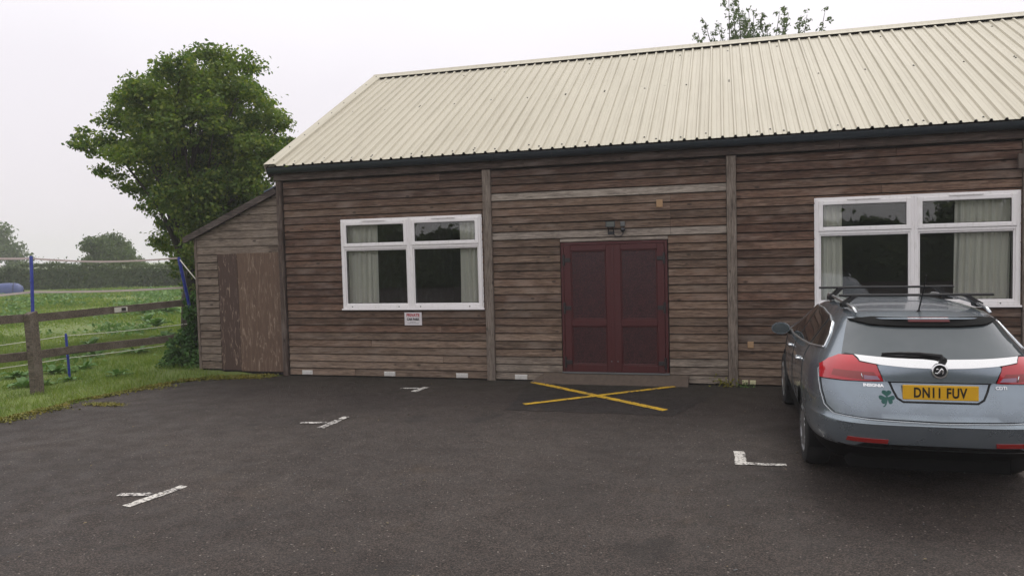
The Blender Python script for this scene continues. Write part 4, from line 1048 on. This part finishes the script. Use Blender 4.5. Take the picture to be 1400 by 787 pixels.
#        z     hw    y0    yf    n    yc
KN = np.array([
 (.22, .74, .50, 4.50, 5.0, 1.4), (.31, .82, .30, 4.60, 5.0, 1.4), (.42, .872, .06, 4.68, 4.8, 1.4), (.465, .893, -.046, 4.70, 4.7, 1.4), (.53, .912, -.072, 4.74, 4.6, 1.4), (.60, .920, -.091, 4.74, 4.5, 1.4), (.657, .922, -.104, 4.73, 4.5, 1.4), (.666, .922, -.096, 4.73, 4.5, 1.4),
 (.676, .922, -.076, 4.72, 4.5, 1.4), (.70, .922, -.060, 4.71, 4.5, 1.4), (.75, .922, -.050, 4.70, 4.5, 1.4), (.80, .922, -.036, 4.68, 4.5, 1.4), (.90, .915, -.002, 4.62, 4.5, 1.4), (.97, .905, .022, 4.55, 4.4, 1.4), (1.03, .888, .026, 4.45, 4.3, 1.4), (1.08, .862, .030, 4.30, 4.1, 1.4), (1.12, .838, .045, 3.95, 3.9, 1.45),
 (1.16, .812, .095, 3.72, 3.8, 1.5), (1.22, .776, .165, 3.52, 3.7, 1.55), (1.30, .728, .255, 3.25, 3.6, 1.6), (1.38, .675, .335, 2.98, 3.6, 1.6), (1.42, .640, .378, 2.84, 3.6, 1.6), (1.448, .605, .410, 2.72, 3.6, 1.6)])
def prof(z):
    z = np.clip(z, KN[0, 0], KN[-1, 0]); return [np.interp(z, KN[:, 0], KN[:, k]) for k in range(1, 6)]
def rear(x, z):
    hw, y0, yf, n, yc = prof(z); q = np.clip(abs(x)/hw, 0, .9995); return yc-(yc-y0)*(1-q**n)**(1/n)
def side(y, z):
    hw, y0, yf, n, yc = prof(z); a = (yc-y0) if y < yc else (yf-yc); q = min(abs(y-yc)/a, .9995); return hw*(1-q**n)**(1/n)
def nose(z, y): return z-np.clip(y-3.35, 0, None)**2*.13*np.clip((z-.5)/.6, 0, 1)
AX_R, AX_F, WR = 1.13, 3.867, .335
def body():
    phis = np.concatenate([np.linspace(0, math.pi/2, 56, endpoint=False), np.linspace(math.pi/2, math.pi, 80, endpoint=False)]); phis = np.concatenate([phis, phis+math.pi])
    zs = []
    for a, b in zip(KN[:-1, 0], KN[1:, 0]): zs += list(np.linspace(a, b, max(1, int(round((b-a)/.028))), endpoint=False))
    zs.append(KN[-1, 0]); V = []; rows = []
    for z in zs:
        hw, y0, yf, n, yc = prof(z); row = []
        for ph in phis:
            c, s = math.cos(ph), math.sin(ph)
            # stretch the angle so the points spread evenly along flank and corner
            r = (abs(c)**n+abs(s)**n)**(-1/n); xx = hw*r*s; yy = yc-(yc-y0)*r*c if c >= 0 else yc-(yf-yc)*r*c
            row.append(len(V)); V.append([xx, yy, float(nose(z, yy))])
        rows.append(row)
    # roof: shrink the top ring to the middle with a crown
    top = [V[i] for i in rows[-1]]; cx, cyy = 0, 1.65
    for s, dz in ((.985, .008), (.93, .026), (.84, .046), (.7, .062), (.5, .074), (.25, .080), (.02, .081)):
        row = []
        for p in top:
            row.append(len(V)); yy = cyy+(p[1]-cyy)*s; V.append([p[0]*s, yy, p[2]+dz*(1-.55*max(0, (1.5-yy)/1.2)**1.5 if yy < 1.5 else 1-.35*((yy-1.5)/1.3)**2)])
        rows.append(row)
    V = np.array(V); F = {'body': [], 'bumper': [], 'lower_trim': []}; npz = len(phis); nz = len(zs)
    for cy in (AX_R, AX_F):                            # snap the edge of the wheel arches to a true circle
        d = np.hypot(V[:, 1]-cy, V[:, 2]-WR); m = (np.abs(V[:, 0]) > .6) & (V[:, 2] < .85) & (np.abs(d-.385) < .028)
        V[m, 1] = cy+(V[m, 1]-cy)*.385/d[m]; V[m, 2] = WR+(V[m, 2]-WR)*.385/d[m]
    for i in range(len(rows)-1):
        for j in range(npz):
            f = (rows[i][j], rows[i][(j+1) % npz], rows[i+1][(j+1) % npz], rows[i+1][j]); c = V[list(f)].mean(0)
            if any(abs(c[0]) > .55 and math.hypot(c[1]-cy, c[2]-WR) < .384 for cy in (AX_R, AX_F)): continue
            k = 'body'
            if i < nz-1:
                if zs[i+1] <= .445 and (c[1] < .72 or True) and zs[i] < .464: k = 'lower_trim' if (zs[i+1] <= .467) else 'bumper'
                elif zs[i+1] <= .6675 and c[1] < .74: k = 'bumper'
            F[k].append(f)
    for nm, mat in (('body', 'carpaint'), ('bumper', 'carpaint'), ('lower_trim', 'flatblack')):
        fs = F[nm]; used = sorted({i for f in fs for i in f}); mp = {a: b for b, a in enumerate(used)}
        mb = MB(); mb.add([tuple(V[i]) for i in used], [tuple(mp[i] for i in f) for f in fs]); mb.build(nm, M[mat], car, smooth=38, origin=(0, 0, 0))
    mb = MB(); mb.box((-.60, .35, .19), (.60, 4.4, .50)); mb.box((-.84, 1.55, .21), (.84, 3.45, .40)); mb.box((-.60, .30, .5), (.60, 4.3, .72)); mb.build('underbody', M['flatblack'], car)
body()
def patch(name, poly, off, mat, parent, thick=.006, surf='rear', step=.03, smooth=35, xs=1, base=0., side_sign=-1):
    """panel cut to an outline in (x, z) or (y, z), laid on the body surface and given thickness"""
    bm = bmesh.new(); pts = []
    P = poly; n = len(P)
    for i in range(n):
        a, b = P[i], P[(i+1) % n]; L = math.hypot(b[0]-a[0], b[1]-a[1]); k = max(1, int(L/step))
        pts += [(a[0]+(b[0]-a[0])*t/k, a[1]+(b[1]-a[1])*t/k) for t in range(k)]
    bm.faces.new([bm.verts.new((x*xs, 0, z)) for x, z in pts])
    for ax, lo, hi in ((0, min(p[0]*xs for p in P), max(p[0]*xs for p in P)), (2, min(p[1] for p in P), max(p[1] for p in P))):
        v = math.floor(lo/step)*step+step*.5
        while v < hi:
            co = [0, 0, 0]; no = [0, 0, 0]; co[ax] = v; no[ax] = 1
            bmesh.ops.bisect_plane(bm, geom=bm.verts[:]+bm.edges[:]+bm.faces[:], plane_co=co, plane_no=no, dist=1e-4); v += step
    bmesh.ops.triangulate(bm, faces=[f for f in bm.faces if len(f.verts) > 4])
    bm.normal_update()
    ref = Vector((0, -1, 0))
    for f in bm.faces:
        if f.normal.dot(ref) < 0: f.normal_flip()
    def S(u, z):
        if surf == 'rear': return Vector((u, rear(u, z), z))
        return Vector((side_sign*side(u, z), u, float(nose(z, u))))
    top = {}
    for v in bm.verts:
        u, z = v.co.x, v.co.z; p = S(u, z); e_ = .004
        nn = (S(u+e_, z)-p).cross(S(u, z+e_)-p).normalized()
        if surf == 'rear' and nn.y > 0: nn = -nn
        if surf == 'side' and nn.x*side_sign < 0: nn = -nn
        top[v] = (p+nn*off, p+nn*(off-thick))
    for v in bm.verts: v.co = top[v][0]
    if surf == 'side' and side_sign > 0:
        pass
    bnd = [e for e in bm.edges if e.is_boundary]
    inner = {}
    for e in bnd:
        for v in e.verts:
            if v not in inner: inner[v] = None
    back = {v: top[v][1] for v in inner}
    nv = {v: bm.verts.new(back[v]) for v in inner}
    for e in bnd:
        a, b = e.verts; f = e.link_faces[0]; l = [q for q in f.loops if q.edge == e][0]
        a, b = l.vert, l.link_loop_next.vert
        bm.faces.new((b, a, nv[a], nv[b]))
    bmesh.ops.recalc_face_normals(bm, faces=bm.faces[:])
    me = bpy.data.meshes.new(name); bm.to_mesh(me); bm.free(); me.materials.append(M[mat])
    me.polygons.foreach_set('use_smooth', [True]*len(me.polygons)); me.set_sharp_from_angle(angle=R(smooth))
    return link(name, me, parent, ORI[parent.name] if parent is not car else (0, 0, 0))
def path(name, line, w, off, mat, parent=car, surf='rear', rad=None, side_sign=-1):
    """thin moulding or gap that follows the body along a line"""
    P = []
    for a, b in zip(line[:-1], line[1:]):
        k = max(1, int(math.hypot(b[0]-a[0], b[1]-a[1])/.03)); P += [(a[0]+(b[0]-a[0])*t/k, a[1]+(b[1]-a[1])*t/k) for t in range(k)]
    P.append(line[-1]); pts = []
    for u, z in P:
        if surf == 'rear': p = Vector((u, rear(u, z), z)); e_ = .004; nn = (Vector((u+e_, rear(u+e_, z), z))-p).cross(Vector((u, rear(u, z+e_), z+e_))-p).normalized(); nn = -nn if nn.y > 0 else nn
        else: p = Vector((side_sign*side(u, z), u, float(nose(z, u)))); nn = Vector((side_sign, 0, .25)).normalized()
        pts.append(p+nn*off)
    mb = MB(); mb.tube(pts, w, 6); return mb.build(name, M[mat], parent, smooth=True, origin=(0, 0, 0))
def mir(poly): return [(-x, z) for x, z in poly][::-1]
# tailgate skin: a panel a few millimetres proud, with the gap round it
TG = [(-.665, 1.138), (-.78, 1.09), (-.822, 1.03), (-.825, .95), (-.819, .868), (-.797, .765), (-.742, .712), (-.50, .697), (0, .686)]
TG = TG+[(-x, z) for x, z in TG[:-1]][::-1]
TGx = [(x*.988, z) for x, z in TG]
tg = patch('tailgate', TGx, .009, 'carpaint', car, .009, step=.04)
path('tailgate_gap', TG, .0055, .001, 'seam')
path('tailgate_gap_highlight', [(x*1.013, z-.012) for x, z in TG], .0035, .0025, 'dullchrome')  # bright line put in as a painted highlight just outside the gap
# number plate recess: dark surround on three sides, brow above
REC = [(-.352, .985), (.352, .985), (.328, .915), (.300, .855), (.258, .828), (-.258, .828), (-.300, .855), (-.328, .915)]
patch('plate_recess', REC, .011, 'carpaint', tg, .004, step=.05)
path('recess_edge', [(-.352, .985), (-.328, .915), (-.300, .855), (-.258, .828), (.258, .828), (.300, .855), (.328, .915), (.352, .985)], .0085, .010, 'seam', tg)
patch('recess_painted_shadow', [(-.36, .972), (.36, .972), (.352, .99), (-.352, .99)], .013, 'seam', tg, .004, step=.05)  # dark strip painted in for the shade under the brow
brow = [(-.378, .982), (.378, .982), (.425, 1.085), (.41, 1.100), (.20, 1.086), (0, 1.080), (-.20, 1.086), (-.41, 1.100), (-.425, 1.085)]
patch('tailgate_brow', brow, .030, 'carpaint', tg, .022, step=.04)
# bright strip over the brow
patch('bright_strip', [(-.572, 1.148), (-.540, 1.114), (-.40, 1.097), (-.20, 1.084), (0, 1.078), (.20, 1.084), (.40, 1.097), (.540, 1.114), (.572, 1.148), (.30, 1.136), (0, 1.130), (-.30, 1.136)], .034, 'chrome', tg, .028, step=.03)
# lamps, wrapped round the corners
TL = [(-.815, .960), (-.808, 1.052), (-.745, 1.104), (-.672, 1.141), (-.582, 1.147), (-.545, 1.110), (-.435, 1.098), (-.392, .982), (-.59, .974), (-.74, .966)]
for sg in (1, -1):
    L_ = TL if sg > 0 else mir(TL); g = lambda p: p if sg > 0 else mir(p)
    lt = patch('tail_light', L_, .026, 'redlens', car, .030, step=.025)
    patch('lower_lens', g([(-.735, .998), (-.72, 1.040), (-.455, 1.048), (-.418, .996), (-.56, .990)]), .029, 'redlens2', lt, .004)
    patch('reversing_lens', g([(-.522, .992), (-.524, 1.022), (-.432, 1.020), (-.412, .990)]), .031, 'clearlens', lt, .004)
    path('lens_divider', g([(-.530, .990), (-.540, 1.030)]), .004, .031, 'dullchrome', lt)
    path('lamp_surround', L_+[L_[0]], .006, .012, 'seam', lt)
    patch('rear_reflector', g([(-.665, .503), (-.655, .538), (-.37, .536), (-.375, .502)]), .006, 'redlens2', car, .008)
# bumper lower edge: black insert and crease
patch('bumper_insert', [(-.60, .469), (-.54, .495), (.54, .495), (.60, .469), (.5, .467), (-.5, .467)], .006, 'flatblack', car, .008)
0 and patch('bumper_step', [(-.80, .60), (-.70, .578), (-.45, .560), (0, .548), (.45, .560), (.70, .578), (.80, .60), (.78, .612), (0, .566), (-.78, .612)], .010, 'carpaint', car, .012, step=.03)
# rear window, spoiler and its brake light
RW = [(-.662, 1.150), (-.568, 1.405), (-.40, 1.428), (0, 1.436), (.40, 1.428), (.568, 1.405), (.662, 1.150), (.60, 1.146), (.30, 1.134), (0, 1.128), (-.30, 1.134), (-.60, 1.146)]
rw = patch('rear_window', RW, .006, 'rearglass', car, .008, step=.05)
patch('window_border', [(-.655, 1.154), (-.63, 1.166), (-.30, 1.152), (0, 1.146), (.30, 1.152), (.63, 1.166), (.655, 1.154), (.60, 1.148), (.30, 1.136), (0, 1.130), (-.30, 1.136), (-.60, 1.148)], .0085, 'black', rw, .004)
patch('spoiler_underside', [(-.560, 1.408), (-.42, 1.382), (-.22, 1.374), (.22, 1.374), (.42, 1.382), (.560, 1.408), (.40, 1.438), (-.40, 1.438)], .026, 'flatblack', car, .02, step=.04)
mb = MB(); rings = []
for x in np.linspace(-.585, .585, 31):
    q = 1-abs(x/.60)**3.2; ye = rear(x, 1.44); rings.append([(x, ye+.16, 1.456+.028*q), (x, ye+.05, 1.447+.020*q), (x, ye-.045*q-.004, 1.439+.012*q), (x, ye-.048*q-.004, 1.432+.011*q), (x, ye-.02, 1.426+.012*q), (x, ye+.14, 1.43)])
mb.loft(rings); mb.build('spoiler', M['carpaint'], car, smooth=25, origin=(0, 0, 0))
patch('brake_light', [(-.150, 1.400), (-.145, 1.434), (.150, 1.434), (.155, 1.400)], .034, 'darkred', car, .01)
# wiper
def on(x, z, off): return Vector((x, rear(x, z)-off, z+off*.5))
mb = MB(); mb.tube([on(.030, 1.128, .045), on(.02, 1.152, .05), on(-.12, 1.172, .045), on(-.26, 1.180, .032), on(-.385, 1.180, .02)], [.022, .024, .017, .013, .006], 8); mb.lathe(on(.03, 1.13, .02), (0, -1, .5), [(0, .03), (.04, .026)], 12)
wp = mb.build('rear_wiper', M['black'], car, smooth=40)
mb = MB(); mb.bar(on(.0, 1.150, .022), on(-.39, 1.166, .016), .012, .022); mb.build('wiper_blade', M['black'], wp)
# badge
bc = Vector((.0, rear(0, 1.075)-.036, 1.075)); ba = Vector((0, -1, .12)).normalized(); tilt = Matrix.Rotation(math.atan(.12), 3, 'X')
mb = MB(); mb.lathe(bc, ba, [(-.02, .060), (.008, .060), (.016, .056), (.017, .047), (.010, .044), (.008, .001)], 32); bd = mb.build('badge', M['chrome'], car, smooth=40)
mb = MB(); mb.lathe(bc+ba*.0085, ba, [(0, .0445), (.0015, .0445)], 32); mb.build('badge_field', M['black'], bd)
def sw(pts, rad):
    P = [bc+ba*.012+tilt@Vector((x*.045, 0, z*.045)) for x, z in pts]; mb.tube(P, [r*.045 for r in rad], 6)
mb = MB()
sw([(-.78, -.30), (-.42, -.44), (-.10, -.24), (.08, .15), (.26, .38), (.44, .12), (.47, -.30), (.38, -.66)], [.06, .15, .20, .20, .19, .18, .16, .06])
sw([(-.66, .16), (-.42, .36), (-.16, .30)], [.05, .14, .06])
mb.build('badge_emblem', M['chrome'], bd, smooth=True)
# number plate with its lettering
def flat_on_rear(v, cx, cz, off, k=1):
    out = []
    for x, y, zz in v: out.append((cx+x*k, rear(cx+x*k, cz+y)-off-zz, cz+y))
    return out
pl = MB(); pz = .908; yb = rear(0, pz)-.030
pl.bbox((-.262, yb-.005, pz-.0565), (.262, yb+.012, pz+.0565), .003); plate = pl.build('number_plate', M['plate'], car)
v, f = text_mesh('DN11 FUV', .1085, .0008, .0030, .80, gap=1.1); w = max(p[0] for p in v)-min(p[0] for p in v); k = .368/w
mb = MB(); x_c = (max(p[0] for p in v)+min(p[0] for p in v))/2; z_c = (max(p[1] for p in v)+min(p[1] for p in v))/2
mb.add([((p[0]-x_c)*k+.0, yb-.0058-p[2], (p[1]-z_c)*1.0+pz) for p in v], f); pc = mb.build('plate_lettering', M['plateink'], plate); pc['kind'] = 'stuff'
v, f = text_mesh('INSIGNIA', .030, .002, .0012, 1.15); mb = MB(); mb.add(flat_on_rear(v, -.465, .948, .014), f); mb.build('model_lettering', M['chrome'], tg)
v, f = text_mesh('CDTi', .032, .002, .0014, 1.1); mb = MB(); mb.add(flat_on_rear(v, .425, .948, .014), f); mb.build('engine_lettering', M['dullchrome'], tg)
# shamrock sticker: three heart shaped leaves and a stem
mb = MB(); cx_, cz_ = -.374, .862
for ang in (90, 208, -28):
    a = R(ang); P = []
    for t in np.linspace(0, 2*math.pi, 28, endpoint=False):
        hx = .50*math.sin(t)**3*1.05; hy = (13*math.cos(t)-5*math.cos(2*t)-2*math.cos(3*t)-math.cos(4*t))/34+.50
        u, w_ = hy*.062, hx*.066; P.append((cx_+math.cos(a)*u-math.sin(a)*w_, cz_+math.sin(a)*u+math.cos(a)*w_))
    k = len(mb.v); o_ = .0108+.0006*(ang+40)/100
    mb.add([(x, rear(x, z)-o_-.0006, z) for x, z in P]+[(x, rear(x, z)-o_+.003, z) for x, z in P], [tuple(range(28))]+[(i, (i+1) % 28, 28+(i+1) % 28, 28+i) for i in range(28)])
st = [(cx_+.002, cz_+.005, .007), (cx_-.002, cz_-.03, .005), (cx_-.012, cz_-.058, .005), (cx_-.026, cz_-.072, .007)]
L1 = [(x-w_, z) for x, z, w_ in st]; L2 = [(x+w_, z) for x, z, w_ in st][::-1]; P = L1+L2
mb.add([(x, rear(x, z)-.0112, z) for x, z in P], [tuple(range(len(P)))])
sk = mb.build('shamrock_sticker', M['shamrock'], tg)
# side glass with bright surround, door gaps, handles
SW = [(.60, 1.175), (.70, 1.27), (.86, 1.365), (1.10, 1.405), (1.7, 1.425), (2.3, 1.415), (2.62, 1.375), (3.28, 1.055), (2.6, 1.070), (1.7, 1.105), (1.1, 1.135)]
SWm = []
for sg in (-1, 1):
    for nm, poly in (('quarter_window', [(.62, 1.180), (.72, 1.275), (.87, 1.360), (1.02, 1.388), (1.10, 1.145)]), ('rear_door_window', [(1.14, 1.143), (1.06, 1.392), (1.5, 1.415), (1.98, 1.418), (2.00, 1.098)]), ('front_door_window', [(2.06, 1.096), (2.04, 1.417), (2.3, 1.408), (2.60, 1.368), (3.22, 1.062), (2.6, 1.075)])):
        patch(nm, poly, .004, 'sideglass', car, .006, surf='side', step=.06, side_sign=sg)
    path('window_trim', SW+[SW[0]], .011, .004, 'dullchrome', surf='side', side_sign=sg)
    path('door_gap', [(1.32, .42), (1.02, .62), (.98, .80), (1.12, 1.13)], .004, .001, 'seam', surf='side', side_sign=sg)
    path('door_gap', [(2.06, .32), (2.06, .7), (2.04, 1.09)], .004, .001, 'seam', surf='side', side_sign=sg)
    path('door_gap', [(3.25, .32), (3.30, .7), (3.2, 1.02)], .004, .001, 'seam', surf='side', side_sign=sg)
    path('sill_trim', [(1.56, .285), (3.44, .285)], .014, .006, 'black', surf='side', side_sign=sg)
    for hy in (1.36, 2.36):
        mb = MB(); mb.tube([(sg*(side(hy-.10, .97)-.004), hy-.10, .972), (sg*(side(hy-.08, .97)+.030), hy-.08, .975), (sg*(side(hy+.08, .97)+.030), hy+.08, .970), (sg*(side(hy+.10, .97)-.004), hy+.10, .966)], .014, 8); mb.build('door_handle', M['dullchrome'], car, smooth=True)
    # door mirror
    mx_ = sg*.985; mb = MB()
    mb.loft([[(mx_+sg*.105*math.cos(t)*k-sg*.0, 2.86+dy, 1.095+.072*math.sin(t)*k) for t in np.linspace(0, 2*math.pi, 16, endpoint=False)] for dy, k in ((0, .97), (.02, 1.03), (.07, 1.0), (.13, .78), (.165, .35))]); mr = mb.build('door_mirror', M['carpaint'], car, smooth=50)
    mb = MB(); mb.loft([[(mx_+sg*.094*math.cos(t), 2.855+dy, 1.095+.062*math.sin(t)) for t in np.linspace(0, 2*math.pi, 16, endpoint=False)] for dy in (0, .008)]); mb.build('mirror_glass', M['rearglass'], mr)
    mb = MB(); mb.tube([(sg*.80, 2.93, 1.06), (sg*.90, 2.92, 1.05)], .03, 8); mb.build('mirror_arm', M['black'], mr)
    # roof rail and bar feet
    def roof_z(y): return 1.448+.050*max(0, 1-((y-1.75)/1.55)**2)
    ys = np.linspace(.55, 2.55, 17); xr = lambda y: sg*(.535-.03*((y-1.5)/1.0)**2)
    rl = [(xr(y), y, roof_z(y)+.012+.026*(min(1, (y-.55)/.14, (2.55-y)/.14))) for y in ys]
    mb = MB(); mb.tube(rl, [.010]+[.015]*15+[.010], 8); mb.build('roof_rail', M['dullchrome'], car, smooth=True)
BARS = ((1.02, -.585, .665), (1.98, -.655, .60))
for y, xa, xb in BARS:
    zb = 1.598 if y < 1.5 else 1.618; mb = MB()
    mb.loft([[(x, y+dy*.03, zb+dz*.012) for dy, dz in ((-1, 0), (-.7, .8), (.3, 1), (1, .2), (.4, -.8), (-.7, -.8))] for x in (xa, xb)]); bar = mb.build('roof_bar', M['black'], car, smooth=30)
    for sg in (-1, 1):
        xx = sg*(.535-.03*((y-1.5)/1.0)**2); mb = MB()
        mb.loft([[(xx+sg*dx+sx*w, y+sy*l, z) for sx, sy in ((-1, -1), (1, -1), (1, 1), (-1, 1))] for z, dx, w, l in ((1.495, .015, .028, .07), (1.530, .010, .034, .06), (1.565, -.035, .026, .045), (zb, -.085, .030, .035))]); mb.build('bar_foot', M['black'], bar)
mb = MB(); mb.lathe((-.01, .62, 1.462), (0, -.1, 1), [(0, .028), (.02, .022), (.035, .010)], 10); mb.tube([(-.01, .62, 1.49), (.004, .52, 1.66), (.01, .45, 1.80)], [.007, .005, .004], 6); mb.build('antenna', M['black'], car, smooth=40)
# wheels
def wheel(sg, y):
    cx_ = sg*.79; c = Vector((cx_, y, WR)); mb = MB()
    mb.lathe(c, (sg, 0, 0), [(-.110, .225), (-.112, .30), (-.095, .326), (-.05, .335), (.05, .335), (.095, .326), (.112, .30), (.108, .232), (.06, .222)], 40); w = mb.build('wheel', M['tyre'], car, smooth=40, origin=tuple(c))
    mb = MB(); mb.lathe(c, (sg, 0, 0), [(.104, .234), (.108, .226), (.095, .216), (.0, .205), (-.09, .205)], 36)
    for k in range(7):
        a = 2*math.pi*k/7
        for d in (-.13, .13):
            p0 = c+Vector((sg*.075, math.cos(a)*.05, math.sin(a)*.05)); p1 = c+Vector((sg*.098, math.cos(a+d)*.215, math.sin(a+d)*.215)); mb.bar(p0, p1, .024, .026, (1, 0, 0))
    mb.lathe(c, (sg, 0, 0), [(.05, .072), (.088, .066), (.096, .03), (.096, .001)], 20); mb.build('rim', M['rim'], w, smooth=35)
    mb = MB(); mb.lathe(c, (sg, 0, 0), [(-.02, .19), (.02, .19)], 24); mb.build('brake_disc', M['black'], w)
    mb = MB(); n_ = 20                                  # dark wheel well
    for t0, t1 in zip(np.linspace(-.25, math.pi+.25, n_+1)[:-1], np.linspace(-.25, math.pi+.25, n_+1)[1:]):
        q = [(sg*x_, y+math.cos(t)*.385, WR+math.sin(t)*.385) for x_, t in ((.62, t0), (.875, t0), (.875, t1), (.62, t1))]; mb.add(q, [(0, 1, 2, 3)])
    mb.build('wheel_well', M['black'], car)
for sg in (-1, 1):
    for y in (AX_R, AX_F): wheel(sg, y)

# ================================================================== HAZE
HD = 0.0014
def haze():
    n = NT('haze'); n.t.nodes.remove(n.b); v = n.t.nodes.new('ShaderNodeVolumePrincipled'); v.inputs['Density'].default_value = HD
    v.inputs['Color'].default_value = (.93, .93, .95, 1); v.inputs['Anisotropy'].default_value = .0
    n.t.links.new(v.outputs[0], n.out.inputs['Volume']); return n.m
mb = MB(); mb.box((-402, -302, -1.1), (302, 502, 14.5)); hz = mb.build('haze', haze(), None); hz['kind'] = 'stuff'
hz.data.materials[0].cycles.volume_sampling = 'MULTIPLE_IMPORTANCE'
